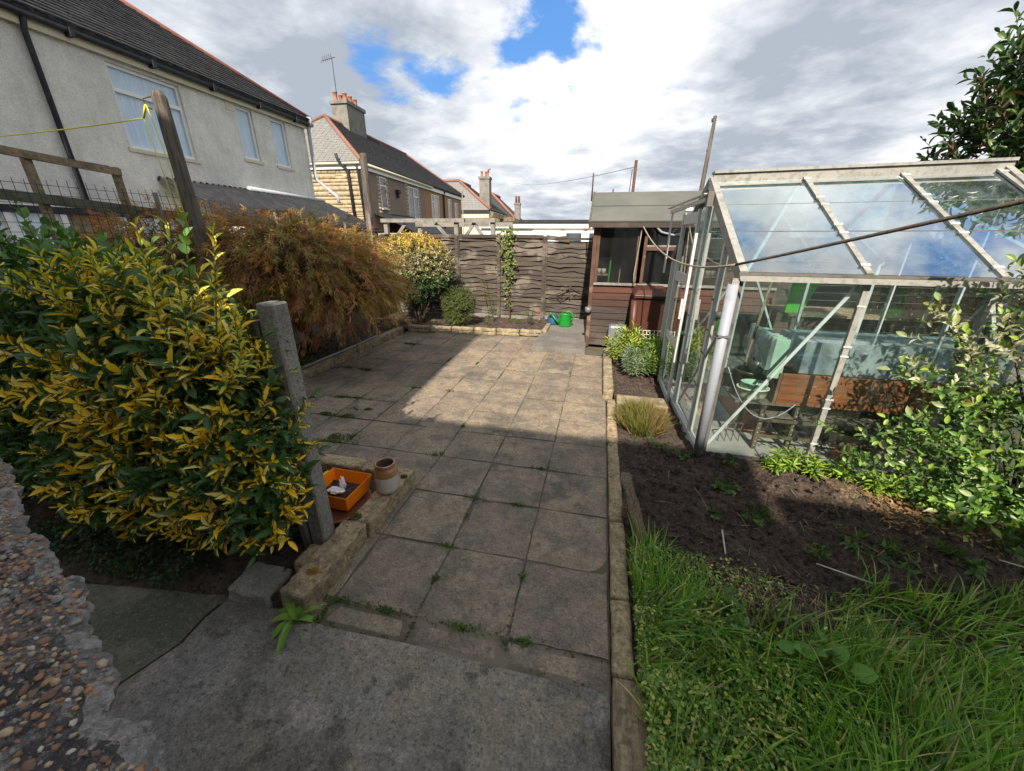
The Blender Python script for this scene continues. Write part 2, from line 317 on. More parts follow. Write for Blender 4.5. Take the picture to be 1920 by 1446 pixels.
class MB:
    def __init__(s): s.v = []; s.f = []; s.sm = []
    def add(s, V, F, smooth=False):
        b = len(s.v); s.v += [tuple(map(float, v)) for v in V]; s.f += [tuple(i + b for i in f) for f in F]; s.sm += [smooth] * len(F); return s
    def box(s, x0, x1, y0, y1, z0, z1):
        return s.add([(x0, y0, z0), (x1, y0, z0), (x1, y1, z0), (x0, y1, z0), (x0, y0, z1), (x1, y0, z1), (x1, y1, z1), (x0, y1, z1)],
                     [(0, 3, 2, 1), (4, 5, 6, 7), (0, 1, 5, 4), (1, 2, 6, 5), (2, 3, 7, 6), (3, 0, 4, 7)])
    def beam(s, p, q, wd, th, up=(0, 0, 1)):
        p = Vector(p); q = Vector(q); d = (q - p).normalized(); up = Vector(up)
        if abs(d.dot(up)) > .98: up = Vector((0, 1, 0))
        a = d.cross(up).normalized() * wd / 2; b = a.cross(d).normalized() * th / 2
        V = [p - a - b, p + a - b, p + a + b, p - a + b, q - a - b, q + a - b, q + a + b, q - a + b]
        return s.add(V, [(0, 1, 2, 3), (4, 7, 6, 5), (0, 4, 5, 1), (1, 5, 6, 2), (2, 6, 7, 3), (3, 7, 4, 0)])
    def tube(s, pts, r, n=8, caps=True):
        pts = [Vector(p) for p in pts]; V = []; F = []
        rr = r if isinstance(r, (list, tuple)) else [r] * len(pts)
        ref = None
        for i, p in enumerate(pts):
            d = (pts[min(i + 1, len(pts) - 1)] - pts[max(i - 1, 0)]).normalized()
            if ref is None:
                ref = Vector((0, 0, 1)) if abs(d.z) < .9 else Vector((1, 0, 0))
            a = (ref - d * ref.dot(d)).normalized(); ref = a; b = d.cross(a)
            for j in range(n):
                t = 2 * math.pi * j / n
                V.append(p + (a * math.cos(t) + b * math.sin(t)) * rr[i])
        for i in range(len(pts) - 1):
            for j in range(n):
                k = (j + 1) % n
                F.append((i * n + j, i * n + k, (i + 1) * n + k, (i + 1) * n + j))
        s.add(V, F, True)
        if caps:
            b = len(s.v) - len(V)
            s.f.append(tuple(b + j for j in reversed(range(n)))); s.f.append(tuple(b + (len(pts) - 1) * n + j for j in range(n))); s.sm += [False, False]
        return s
    def lathe(s, prof, c, n=24, sx=1, sy=1):
        V = []; F = []
        for r, z in prof:
            for j in range(n):
                t = 2 * math.pi * j / n
                V.append((c[0] + r * sx * math.cos(t), c[1] + r * sy * math.sin(t), c[2] + z))
        for i in range(len(prof) - 1):
            for j in range(n):
                k = (j + 1) % n
                F.append((i * n + j, i * n + k, (i + 1) * n + k, (i + 1) * n + j))
        F.append(tuple(reversed(range(n)))); F.append(tuple((len(prof) - 1) * n + j for j in range(n)))
        return s.add(V, F, True)
    def mesh(s, name, m):
        me = bpy.data.meshes.new(name); me.from_pydata(s.v, [], s.f); me.polygons.foreach_set('use_smooth', s.sm); me.materials.append(m); me.update(); return me
    def build(s, name, m, parent=None, bevel=0):
        o = obj(name, s.mesh(name, m), parent)
        if bevel:
            bv = o.modifiers.new('b', 'BEVEL'); bv.width = bevel; bv.segments = 2; bv.limit_method = 'ANGLE'; bv.angle_limit = R(40)
        return o


def B(*a): return MB().box(*a)
def BM(*a): return MB().beam(*a)


_G = np.random.default_rng(3).random((256, 256)).astype(np.float32)
def vnoise(x, y):
    xi = np.floor(x).astype(int); yi = np.floor(y).astype(int); fx = x - xi; fy = y - yi
    fx = fx * fx * (3 - 2 * fx); fy = fy * fy * (3 - 2 * fy)
    g = lambda a, b: _G[a % 256, b % 256]
    return (g(xi, yi) * (1 - fx) + g(xi + 1, yi) * fx) * (1 - fy) + (g(xi, yi + 1) * (1 - fx) + g(xi + 1, yi + 1) * fx) * fy
def fbm(x, y, s, o=5, p=.5):
    t = 0; a = 1; n = 0
    for i in range(o):
        t = t + a * vnoise(x * s + 17 * i, y * s + 31 * i); n += a; a *= p; s *= 2.03
    return t / n


def terrain(name, x0, x1, y0, y1, nx, ny, hfun, m, kind='structure'):
    X, Y = np.meshgrid(np.linspace(x0, x1, nx), np.linspace(y0, y1, ny))
    Z = hfun(X, Y); V = np.stack([X, Y, Z], -1).reshape(-1, 3)
    i = np.arange(nx * ny).reshape(ny, nx)
    F = np.stack([i[:-1, :-1], i[:-1, 1:], i[1:, 1:], i[1:, :-1]], -1).reshape(-1, 4)
    return tag(obj(name, mesh_np(name, V, F, m, smooth=True)), kind=kind)


def rock(name, x0, x1, y0, y1, z0, z1, m, parent=None, amp=.008, cuts=6, freq=14, seed=0, taper=0.):
    bm = bmesh.new(); bmesh.ops.create_cube(bm, size=1)
    bmesh.ops.scale(bm, vec=(x1 - x0, y1 - y0, z1 - z0), verts=bm.verts)
    L = max(x1 - x0, y1 - y0)
    ed = [e for e in bm.edges if e.calc_length() > L * .6]
    if L > 2.2 * min(x1 - x0, y1 - y0): bmesh.ops.subdivide_edges(bm, edges=ed, cuts=3, use_grid_fill=True)
    bmesh.ops.bevel(bm, geom=bm.edges[:], offset=.008, segments=1, affect='EDGES')
    bmesh.ops.subdivide_edges(bm, edges=bm.edges[:], cuts=cuts, use_grid_fill=True)
    c = Vector(((x0 + x1) / 2, (y0 + y1) / 2, (z0 + z1) / 2))
    for v in bm.verts:
        q = (v.co + c) * freq + Vector((seed * 3.7, seed, 0))
        d = mn.noise_vector(q) * amp + mn.noise_vector(q * 3.1) * amp * .4
        v.co += d
        if taper: v.co.x *= 1 - taper * (v.co.z / (z1 - z0) + .5)
        v.co += c
    me = bpy.data.meshes.new(name); bm.to_mesh(me); bm.free(); me.materials.append(m)
    me.polygons.foreach_set('use_smooth', [True] * len(me.polygons))
    return obj(name, me, parent)


# ---- leaves
def tpl(rows, fold=.25, droop=.25, curl=0.):
    """rows: half widths along the blade; 3 verts per row"""
    V = []; U = []
    n = len(rows)
    for i, wd in enumerate(rows):
        t = i / (n - 1)
        z = -droop * t * t + curl * math.sin(t * math.pi)
        V += [(-wd, t, z + fold * wd), (0, t, z), (wd, t, z + fold * wd)]
        U += [(-1, t, 0), (0, t, 0), (1, t, 0)]
    F = []
    for i in range(n - 1):
        a = i * 3
        F += [(a, a + 1, a + 4, a + 3), (a + 1, a + 2, a + 5, a + 4)]
    return np.array(V), np.array(F), np.array(U)


T_OVAL = tpl([.06, .40, .5, .40, .03], .3, .25)
T_ROUND = tpl([.08, .5, .56, .42, .05], .25, .2)
T_LANCE = tpl([.04, .42, .36, .02], .3, .3)
T_STRAND = (np.array([(-.5, 0, 0), (.5, 0, 0), (-.35, .5, -.06), (.35, .5, -.06), (-.05, 1, -.25), (.05, 1, -.25)]), np.array([(0, 1, 3, 2), (2, 3, 5, 4)]), np.array([(-1, 0, 0), (1, 0, 0), (-1, .5, 0), (1, .5, 0), (-.2, 1, 0), (.2, 1, 0)]))
T_SMALL = (np.array([(-.45, .35, .05), (0, 0, 0), (.45, .35, .05), (0, .55, -.03), (-.28, .75, -.05), (.28, .75, -.05), (0, 1, -.18)]), np.array([(0, 1, 3, 4), (1, 2, 5, 3), (4, 3, 5, 6)]), np.array([(-1, .3, 0), (0, 0, 0), (1, .3, 0), (0, .55, 0), (-1, .7, 0), (1, .7, 0), (0, 1, 0)]))


def unit(a): return a / np.maximum(np.linalg.norm(a, axis=-1, keepdims=True), 1e-9)


def leafset(T, P, Dn, N, L, W, C, q=None):
    """returns V,F,c,luv for leaves at P along Dn with face normal N"""
    tv, tf, tu = T; n = len(P)
    Dn = unit(Dn); X = unit(np.cross(Dn, N)); N = np.cross(X, Dn)
    V = P[:, None] + tv[None, :, 0, None] * (X * W[:, None])[:, None] + tv[None, :, 1, None] * (Dn * L[:, None])[:, None] + tv[None, :, 2, None] * (N * L[:, None] * 1.0)[:, None]
    F = (tf[None] + (np.arange(n) * len(tv))[:, None, None]).reshape(-1, tf.shape[1])
    c = np.repeat(np.concatenate([C, np.ones((n, 1))], 1), len(tv), 0)
    uv = np.tile(tu, (n, 1)).astype(float)
    uv[:, 2] = np.repeat(q if q is not None else rng.random(n), len(tv))
    return V.reshape(-1, 3), F, c, uv


def join_sets(S):
    V = []; F = []; c = []; u = []; b = 0
    for v, f, cc, uu in S:
        V.append(v); F.append(f + b); c.append(cc); u.append(uu); b += len(v)
    return np.concatenate(V), np.concatenate(F), np.concatenate(c), np.concatenate(u)


def leaf_obj(name, sets, m, parent=None, kind='stuff'):
    V, F, c, u = join_sets(sets)
    o = obj(name, mesh_np(name, V, F, m, {'c': c, 'luv': u}, smooth=False), parent)
    if kind: o['kind'] = kind
    return o


def pick(cols, n, jit=.15, w_=None):
    cols = np.array(cols, float); i = rng.choice(len(cols), n, p=w_)
    return np.clip(cols[i] * (1 + (rng.random((n, 1)) - .5) * 2 * jit), 0, 1)


def shoot_leaves(base, dirn, length, nper, Lf, Wf, spread=.9, tip=.6, up=.2):
    """spiral leaves along straight shoots -> P, D, N, (shoot index, t)"""
    ns = len(base); dirn = unit(dirn)
    k = np.arange(nper); t = (k + .5) / nper
    a = unit(np.cross(dirn, np.array([.3, .2, .93]) + rng.normal(0, .2, (ns, 3)))); b = np.cross(dirn, a)
    ang = (k[None] * 2.4 + rng.random((ns, 1)) * 6.28)
    rad = a[:, None] * np.cos(ang)[..., None] + b[:, None] * np.sin(ang)[..., None]
    P = base[:, None] + dirn[:, None] * (length[:, None] * t[None])[..., None]
    sp = spread * (1 - tip * t)[None, :, None]
    Dn = dirn[:, None] * (1 - sp * .75) + rad * sp + np.array([0, 0, up]) + rng.normal(0, .13, (ns, nper, 3))
    N = dirn[:, None] * 1.0 - rad * .55 + np.array([0, 0, .35])
    si = np.repeat(np.arange(ns), nper)
    return P.reshape(-1, 3), Dn.reshape(-1, 3), N.reshape(-1, 3), si, np.tile(t, ns)


def ell_surface(ells, n, face=None, inner=.85):
    """points + outward dirs on a union of ellipsoids; face: keep those whose normal faces the garden/camera more often"""
    P = []; Dn = []
    wts = np.array([e[3] * e[4] + e[3] * e[5] + e[4] * e[5] for e in ells]); wts /= wts.sum()
    while sum(len(p) for p in P) < n:
        i = rng.choice(len(ells), n, p=wts); E_ = np.array(ells)[i]
        d = unit(rng.normal(0, 1, (n, 3)))
        rr = E_[:, 3:6]; p = E_[:, :3] + d * rr * (inner + (1 - inner) * rng.random((n, 1)) * 1.1)
        out = unit(d / rr)
        keep = np.ones(n, bool)
        for e in ells:
            q = (p - np.array(e[:3])) / np.array(e[3:6]); keep &= (np.linalg.norm(q, axis=1) > inner * .97)
        keep &= p[:, 2] > .03
        if face is not None:
            cd = unit(np.array(face) - p); keep &= (np.sum(cd * out, 1) > -.25) | (rng.random(n) < .12)
        P.append(p[keep]); Dn.append(out[keep])
    return np.concatenate(P)[:n], np.concatenate(Dn)[:n]


CAMP = (0, 0, 1.72)


def single_leaves(T, P, Dn, N, L, W, C, q, m, parent, nmax=300, nvar=8, name='leaf'):
    """the leaves nearest the camera as own objects sharing a few meshes; returns mask of the rest"""
    d = np.linalg.norm(P - np.array(CAMP), axis=1) / L
    idx = np.argsort(d)[:nmax]
    order = idx[np.argsort(C[idx, 1] * 10 + (q[idx] if q is not None else 0))]
    groups = np.array_split(order, nvar)
    off = Vector(parent.location)
    for g in groups:
        if not len(g): continue
        c = C[g].mean(0)[None]; qq = np.array([q[g].mean()]) if q is not None else np.array([.5])
        V, F, cc, uu = leafset(T, np.zeros((1, 3)), np.array([[0, 1., 0]]), np.array([[0, 0, 1.]]), np.array([1.]), np.array([float((W[g] / L[g]).mean())]), c, qq)
        me = mesh_np(name, V, F, m, {'c': cc, 'luv': uu})
        for i in g:
            dd = Vector(Dn[i]).normalized(); X = dd.cross(Vector(N[i])).normalized(); NN = X.cross(dd)
            o = bpy.data.objects.new(name, me); col.objects.link(o); o.parent = parent
            s_ = float(L[i])
            o.matrix_basis = Matrix(((X.x * s_, dd.x * s_, NN.x * s_, P[i][0] - off.x), (X.y * s_, dd.y * s_, NN.y * s_, P[i][1] - off.y), (X.z * s_, dd.z * s_, NN.z * s_, P[i][2] - off.z), (0, 0, 0, 1)))
    mask = np.ones(len(P), bool); mask[idx] = False
    return mask
# ================================================================== SETTING
tag(B(-400, 400, -400, 400, -.5, -.12).build('ground', M['ground']), kind='structure')


def slab_mesh(sx, sy, seed, m, h=.05, relief=.0035):
    r_ = np.random.default_rng(seed); n = 9
    X, Y = np.meshgrid(np.linspace(-sx / 2, sx / 2, n), np.linspace(-sy / 2, sy / 2, n))
    Z = (fbm(X + seed * 3, Y + seed, 6, 4) - .5) * relief * 4 + (r_.random() - .5) * .008 * X / sx + (r_.random() - .5) * .008 * Y / sy
    edge = np.maximum(abs(X) / (sx / 2), abs(Y) / (sy / 2)) > .99
    Z = np.where(edge, Z - .006, Z)
    jx = (r_.random(X.shape) - .5) * .006; X = X + np.where(edge, jx, 0); Y = Y + np.where(edge, np.roll(jx, 3), 0)
    V = np.stack([X, Y, Z], -1).reshape(-1, 3); i = np.arange(n * n).reshape(n, n)
    F = list(np.stack([i[:-1, :-1], i[:-1, 1:], i[1:, 1:], i[1:, :-1]], -1).reshape(-1, 4))
    rim = list(i[0, :-1]) + list(i[:-1, -1]) + list(i[-1, :0:-1]) + list(i[:0:-1, 0])
    b = len(V); V = np.concatenate([V, V[rim] * [1, 1, 0] + [0, 0, -h]]); k = len(rim)
    F += [(rim[j], b + j, b + (j + 1) % k, rim[(j + 1) % k]) for j in range(k)]
    me = bpy.data.meshes.new('paving_slab'); me.from_pydata([tuple(map(float, v)) for v in V], [], [tuple(int(q) for q in f) for f in F]); me.materials.append(m); me.update()
    return me


patio = tag(B(-3.6, .19, 1.0, 7.3, -.1, -.006).build('patio', M['mortar']), kind='structure')
xs = [.185 - .456 * i for i in range(9)] + [-3.57]
ys = [1.155 + .4605 * i for i in range(12)]; ys.append(6.75)
var = {}
joints = []
for j in range(-1, len(ys) - 1):
    y0, y1 = (1.035, 1.145) if j < 0 else (ys[j], ys[j + 1])
    for i in range(len(xs) - 1):
        x1, x0 = xs[i], xs[i + 1]
        if y1 < 2.2 and x0 < -1.3: x0 = -1.27
        if y1 < 2.2 and x1 < -1.25: continue
        if y0 > 6.1 and x0 < -3.3: continue
        if y0 > 5.7 and x0 < -.99 < x1: x1 = -.99
        if y0 > 5.7 and x1 > -.9: continue
        if y0 > 6.2: y1 = 6.74
        if 5.0 < y0 < 5.6 and x1 > -.9: y1 = 5.825
        key = (round(x1 - x0, 2), round(y1 - y0, 2), rnd.randrange(4))
        if key not in var: var[key] = slab_mesh(x1 - x0 - (.008 if y0 > 1.7 else .011), y1 - y0 - (.008 if y0 > 1.7 else .016), len(var) + 1, M['slab'])
        o = obj('paving_slab', var[key], patio)
        o.location = ((x0 + x1) / 2 + rnd.uniform(-.002, .002), (y0 + y1) / 2 + rnd.uniform(-.002, .002), .004 + rnd.uniform(-.003, .003) + (-.006 if j < 0 else 0))
        o.rotation_euler = (rnd.uniform(-.004, .004), rnd.uniform(-.004, .004), rnd.uniform(-.006, .006))
        joints.append((x0, y0, x1, y1))

# foreground concrete path, two pours with an earthy joint
def poly_sheet(name, pts, z0, z1, m, kind='structure', seed=0):
    me = bpy.data.meshes.new(name); n = len(pts)
    V = [(x, y, z1) for x, y in pts] + [(x, y, z0) for x, y in pts]
    F = [tuple(range(n))] + [(i, i + n, (i + 1) % n + n, (i + 1) % n) for i in range(n)]
    me.from_pydata(V, [], F); me.materials.append(m); me.update()
    o = obj(name, me); o['kind'] = kind; return o


poly_sheet('path', [(.186, -1.5), (.186, 1.03), (-.27, 1.022), (-.7, 1.028), (-1.1, 1.015), (-1.36, 1.03), (-1.69, 1.06), (-1.715, .92), (-1.70, .80), (-1.77, .62), (-1.86, .3), (-2.2, -1.5)], -.1, .002, M['concrete'])
poly_sheet('side_path', [(-1.725, 1.05), (-2.66, .93), (-6, .75), (-6, -1.5), (-2.23, -1.5), (-1.885, .3), (-1.79, .62), (-1.72, .80), (-1.735, .92)], -.1, -.004, M['concrete_green'])
tag(B(-1.95, -1.6, .2, 1.05, -.11, -.022).build('joint_soil', M['mortar']), kind='structure')


def soilh(x, y):
    return .02 + (fbm(x, y, 5, 6, .6) - .5) * .15 + (fbm(x + 9, y, 24, 3) - .5) * .06
terrain('soil_bed', .285, 6, -1.5, 3.01, 380, 300, lambda x, y: soilh(x, y) * np.clip((x - .27) * 8, .3, 1) + .0 + np.clip(y - 2.2, 0, 1) * .03, M['soil'])
terrain('narrow_bed', .285, .93, 3.01, 6.3, 60, 240, lambda x, y: soilh(x, y) * .7 - .01, M['soil'])
terrain('back_bed', -4.8, -.93, 6.75, 8.55, 200, 90, lambda x, y: soilh(x, y) * .8, M['soil'])
terrain('left_bed', -4.8, -3.64, 2.0, 6.75, 70, 200, lambda x, y: soilh(x, y) + .03, M['soil'])
terrain('hedge_bed', -6, -1.30, .85, 2.2, 260, 80, lambda x, y: soilh(x, y) * .7 + .012 - np.clip((1.055 + np.minimum(x + 1.7, 0) * .135 - y) * 5, -.01, .14), M['soil'])
terrain('leaf_litter', 1.75, 5, 2.18, 2.99, 160, 60, lambda x, y: soilh(x, y) * .8 + .045 - np.clip(2.45 - y + (2.4 - x) * .5, 0, 1) * .16, M['litter'])
tag(B(-.985, -.13, 5.83, 8.3, -.05, .075).build('shed_step_paving', M['concrete_mid'], bevel=.006), kind='structure')
tag(B(.90, 3.2, 3.02, 5.3, -.05, .012).build('greenhouse_floor', M['concrete_pale']), kind='structure')
tag(B(.95, 6, 5.3, 8.5, -.05, .0).build('yard_floor', M['concrete']), kind='structure')
# dead joint across the greenhouse floor slabs and a red paver strip
fl = thing('floor_slab_row', 'pale concrete slabs laid on the greenhouse floor', 'paving', (1.2, 3.3, .012))
for ix in range(4):
    for iy in range(4):
        x0 = .98 + ix * .46; y0 = 3.08 + iy * .46
        mm = M['brick'] if (ix == 1 and iy in (1, 2)) else M['concrete_pale']
        if ix == 1 and iy in (1, 2):
            B(x0, x0 + .24, y0, y0 + .45, .012, .032).build('red_paver', mm, fl, .004); B(x0 + .25, x0 + .45, y0, y0 + .45, .012, .032).build('slab', M['concrete_pale'], fl, .004)
        else: B(x0, x0 + .45, y0, y0 + .45, .012, .030 + rnd.random() * .004).build('slab', mm, fl, .004)

# ------------------------------------------------------------------ kerbs
k = thing('path_edging', 'rough buff stone edging blocks along the right side of the patio', 'kerb', (.24, 2, 0))
yb = [1.075, 1.45, 2.02, 2.55, 3.05, 3.55, 4.06]
for i in range(len(yb) - 1):
    rock('kerb_block', .195 + rnd.uniform(-.004, .004), .285, yb[i] + .006, yb[i + 1] - .006, -.06, .035 + rnd.uniform(-.006, .006), M['kerb'], k, .006, 5, 12, i)
tag(rock('timber_edging', .192, .318, .35, 1.065, -.05, .055, M['tan_wood'], None, .003, 4, 9, 3), 'weathered wooden edging block at the near end of the patio edging', 'edging block')
k = thing('raised_edging', 'raised walling block edging beside the green leafy clump and the greenhouse', 'kerb', (.18, 4.1, 0))
yy = 4.10
while yy < 5.8:
    rock('kerb_block', .15, .265, yy, yy + .44, -.05, .115, M['kerb_far'], k, .008, 5, 12, int(yy * 7)); yy += .45
k = thing('left_edging', 'mossy walling block edging along the left bed under the maple', 'kerb', (-3.6, 4, 0))
yy = 2.25
while yy < 6.4:
    rock('kerb_block', -3.68, -3.57, yy, min(yy + .44, 6.45), -.05, .125, M['kerb_far'], k, .008, 5, 12, int(yy * 9)); yy += .45
k = thing('back_edging', 'buff walling block edging in front of the back flower bed', 'kerb', (-2.2, 6.7, 0))
for i in range(6):
    x0 = -3.56 + i * .437; dy = .2 * i / 6
    for q in range(2):   # two courses, each with its own rough face
        rock('kerb_block', x0 + q * .004, x0 + .428, 6.60 + dy, 6.70 + dy, .0 + q * .062, .058 + q * .062, M['kerb_far'], k, .008, 4, 14, i * 2 + q)
rock('kerb_block', -.97, -.88, 6.83, 7.5, -.0, .12, M['kerb_far'], k, .007, 4, 14, 20)
k = thing('planter_edging', 'mossy rough stone blocks round the small bed holding the orange tray', 'kerb', (-1.3, 1.5, 0))
e1 = rock('kerb_block', -1.385, -1.235, 1.045, 1.56, -.03, .125, M['kerb'], k, .010, 8, 11, 31)
e2 = rock('kerb_block', -1.36, -1.225, 1.575, 2.10, -.03, .115, M['kerb'], k, .012, 8, 11, 37)
rock('kerb_block', -2.1, -1.66, 2.10, 2.22, -.03, .10, M['kerb'], k, .010, 6, 11, 41)
rock('kerb_block', -1.65, -1.25, 2.12, 2.22, -.03, .07, M['kerb'], k, .008, 6, 11, 43)
tag(rock('broken_block', -1.46, -1.38, 1.22, 1.36, -.02, .11, M['kerb'], None, .008, 5, 14, 44), 'small broken buff block wedged between the concrete post and the edging', 'stone')
ro = rock('concrete_lump', -1.72, -1.44, 1.03, 1.22, -.05, .075, M['post_conc'], None, .02, 6, 6, 45, .2)
tag(ro, 'angular grey concrete lump lying beside the near end of the stone edging', 'stone')
tag(rock('step_block', .30, .84, 3.84, 4.10, -.03, .075, M['kerb_far'], None, .005, 5, 12, 48), 'pale stepping block between the leafy clump and the heather', 'step')
tag(MB().tube([(-3.61, 2.9, .145), (-3.62, 4.0, .15), (-3.60, 4.9, .147), (-3.63, 5.6, .143)], .014, 8).build('hose_pipe', M['pvc']), 'pale blue grey pipe lying along the top of the left edging', 'pipe')

# boundary wall (left) of old render, with cap
wl = thing('boundary_wall', 'old grey rendered garden wall behind the maple and corner bush', 'wall', (-4.9, 4, 0))
B(-5.02, -4.86, 1.5, 8.6, -.1, 1.45).build('wall', M['concrete_old'], wl)
for i in range(12): B(-5.05, -4.83, 1.5 + i * .59, 2.08 + i * .59, 1.452, 1.53).build('cap_stone', M['concrete_old'], wl, .006)

# ------------------------------------------------------------------ back fence: waney lap panels
fn = thing('panel_fence', 'weathered grey overlap board fence behind the back flower bed', 'fence', (-2.5, 8.35, 0))
px = [-5.0, -4.08, -3.12, -2.17, -1.18, -.18, .8, 1.8]
sn = 0
for p in range(len(px) - 1):
    a, b = px[p], px[p + 1]; top = 1.74 - (.03 if p in (4, 5) else 0); nb = 17
    for i in range(nb):
        if p == 4 and i == nb - 1: continue
        z0 = .10 + i * (top - .10) / nb; hgt = (top - .10) / nb + .035
        n = 12; V = []
        ph = rnd.random() * 9; am = rnd.uniform(.006, .02)
        for j in range(n + 1):
            t = j / n; x = a + .035 + (b - a - .07) * t
            wv = am * math.sin(t * rnd.choice([6.1, 6.3]) * (1 + .4 * (i % 3)) + ph) + mn.noise(Vector((x * 4, sn * 3.3, 0))) * .034
            if 0 < j < n and rnd.random() < .1: wv -= .012
            yo = mn.noise(Vector((x * 2.2, sn * 2.7 + 50, 0))) * .03
            V += [(x, 8.306 + yo, z0 + wv), (x, 8.345 + yo * .3, z0 + hgt), (x, 8.330 + yo, z0 + wv), (x, 8.353 + yo * .3, z0 + hgt)]
        F = []
        for j in range(n):
            q = j * 4
            F += [(q, q + 4, q + 5, q + 1), (q + 2, q + 3, q + 7, q + 6), (q, q + 2, q + 6, q + 4), (q + 1, q + 5, q + 7, q + 3)]
        mb = MB(); mb.add(V, F); mb.build('fence_board', M['wood_grey'], fn); sn += 1
    if p not in (3,):
        B(a - .022 + .05, a + .012 + .05, 8.292, 8.312, .06, top + .01).build('batten', M['wood_grey'], fn)
    B(a + .04, b - .04, 8.285, 8.315, top - .035, top + .012).build('top_rail', M['wood_grey'], fn)
    B(a + .03, b - .03, 8.29, 8.312, .50, .53).build('middle_rail', M['wood_grey'], fn)
    B(a + .0, b + .0, 8.325, 8.36, -.05, .11).build('gravel_board', M['concrete_old'], fn)
for i, x in enumerate(px):
    if i in (2, 3, 4, 5): B(x - .035, x + .035, 8.27, 8.34, -.05, 1.80 if i == 3 else 1.75).build('fence_post', M['wood_grey'], fn, .004)
BM((-1.15, 8.31, 1.73), (-.66, 8.29, 1.67), .02, .09).build('loose_board', M['wood_grey'], fn)
BM((-1.1, 8.30, 1.70), (-.72, 8.28, 1.735), .02, .05).build('loose_board', M['wood_grey'], fn)
# ------------------------------------------------------------------ shed
sh = thing('garden_shed', 'old red brown timber shed with felt roof behind the greenhouse', 'shed', (.9, 6.3, 0))
SX0, SX1, SY = -.15, 2.5, 6.30
nb = 9
for i in range(nb):
    z0 = .06 + i * .107
    mb = MB(); x0, x1 = SX0 + .06, SX1
    V = []; n = 10
    for j in range(n + 1):
        x = x0 + (x1 - x0) * j / n; wv = mn.noise(Vector((x * 3, i * 9, 4))) * .004
        V += [(x, SY - .022, z0 + wv), (x, SY - .004, z0 + .122), (x, SY, z0), (x, SY + .004, z0 + .122)]
    F = []
    for j in range(n):
        q = j * 4; F += [(q, q + 4, q + 5, q + 1), (q + 2, q + 3, q + 7, q + 6), (q, q + 2, q + 6, q + 4)]
    mb.add(V, F).build('shed_board', M['shed_red'] if i > 5 else M['shed_dark'], sh)  # upper boards coloured as sunlit, lower ones as shaded
B(SX0 + .04, SX1, SY + .006, SY + .03, .04, 1.04).build('lining', M['shed_inside'], sh)
B(SX0, SX0 + .06, SY - .035, SY + .03, .02, 1.93).build('corner_post', M['shed_trim'], sh, .003)
B(SX0 + .06, SX1, SY - .05, SY + .02, 1.03, 1.065).build('sill', M['pergola_wood'], sh, .003)
B(SX0 + .06, SX1, SY - .02, SY + .03, 1.86, 1.93).build('head_rail', M['shed_trim'], sh, .003)
for x in (SX0 + .062, .50, .60, 1.25): B(x, x + .045, SY - .028, SY + .025, 1.066, 1.858).build('window_post', M['shed_trim'], sh, .003)
B(.645, 1.248, SY - .032, SY + .02, 1.55, 1.60).build('transom', M['shed_trim'], sh, .003)
B(.645, 1.248, SY - .035, SY + .0, 1.602, 1.625).build('transom', M['pergola_wood'], sh, .003)
B(SX0 + .108, .498, SY + .002, SY + .006, 1.067, 1.858).build('pane', M['shedglass'], sh)
B(.647, 1.247, SY + .002, SY + .006, 1.067, 1.548).build('pane', M['shedglass'], sh)
B(.647, 1.247, SY - .006, SY - .002, 1.627, 1.858).build('pane', M['shedglass'], sh)
for i in range(7): B(1.31, SX1, SY - .02 - .0, SY + .02, 1.07 + i * .113, 1.07 + i * .113 + .105).build('shed_board', M['shed_dark'], sh)
# side and back walls, floor
for i in range(18):
    z0 = .05 + i * .105
    B(SX0 + .0, SX0 + .018, SY + .032, 8.15, z0, z0 + .10).build('side_board', M['shed_dark'], sh)
    B(SX1 - .018, SX1, SY + .032, 8.15, z0, z0 + .10).build('side_board', M['shed_dark'], sh)
B(SX0 + .02, SX1 - .02, 8.13, 8.16, .03, 1.95).build('back_wall', M['shed_inside'], sh)
B(SX0 + .02, SX1 - .02, SY + .035, 8.12, .03, .06).build('floor_board', M['shed_inside'], sh)
# roof
def slab_quad(a, b, c, d, th):
    a, b, c, d = map(Vector, (a, b, c, d)); n = (b - a).cross(d - a).normalized() * th
    mb = MB(); mb.add([a, b, c, d, a - n, b - n, c - n, d - n], [(0, 1, 2, 3), (7, 6, 5, 4), (0, 4, 5, 1), (1, 5, 6, 2), (2, 6, 7, 3), (3, 7, 4, 0)]); return mb
RX0, RX1 = SX0 - .07, SX1 + .1
slab_quad((RX0, 6.14, 1.955), (RX1, 6.14, 1.955), (RX1, 6.70, 2.195), (RX0, 6.70, 2.195), .018).build('roof_felt', M['felt'], sh)
slab_quad((RX0, 6.66, 2.192), (RX1, 6.66, 2.192), (RX1, 7.24, 2.435), (RX0, 7.24, 2.435), .014).build('roof_felt', M['felt'], sh)
slab_quad((RX0, 7.24, 2.435), (RX1, 7.24, 2.435), (RX1, 8.3, 1.98), (RX0, 8.3, 1.98), .018).build('roof_felt', M['felt'], sh)
B(RX0 + .02, RX1, 6.135, 6.16, 1.865, 1.933).build('fascia_board', M['shed_dark'], sh)
BM((RX0 + .005, 6.12, 1.90), (RX0 + .005, 7.24, 2.40), .03, .10).build('barge_board', M['post_wood'], sh)
BM((RX0 + .005, 7.24, 2.40), (RX0 + .005, 8.3, 1.94), .03, .10).build('barge_board', M['post_wood'], sh)
mb = MB(); mb.add([(SX0 + .004, 6.30, 1.9), (SX0 + .004, 8.15, 1.9), (SX0 + .004, 7.24, 2.38)], [(0, 1, 2)]); mb.build('gable_board', M['shed_dark'], sh)
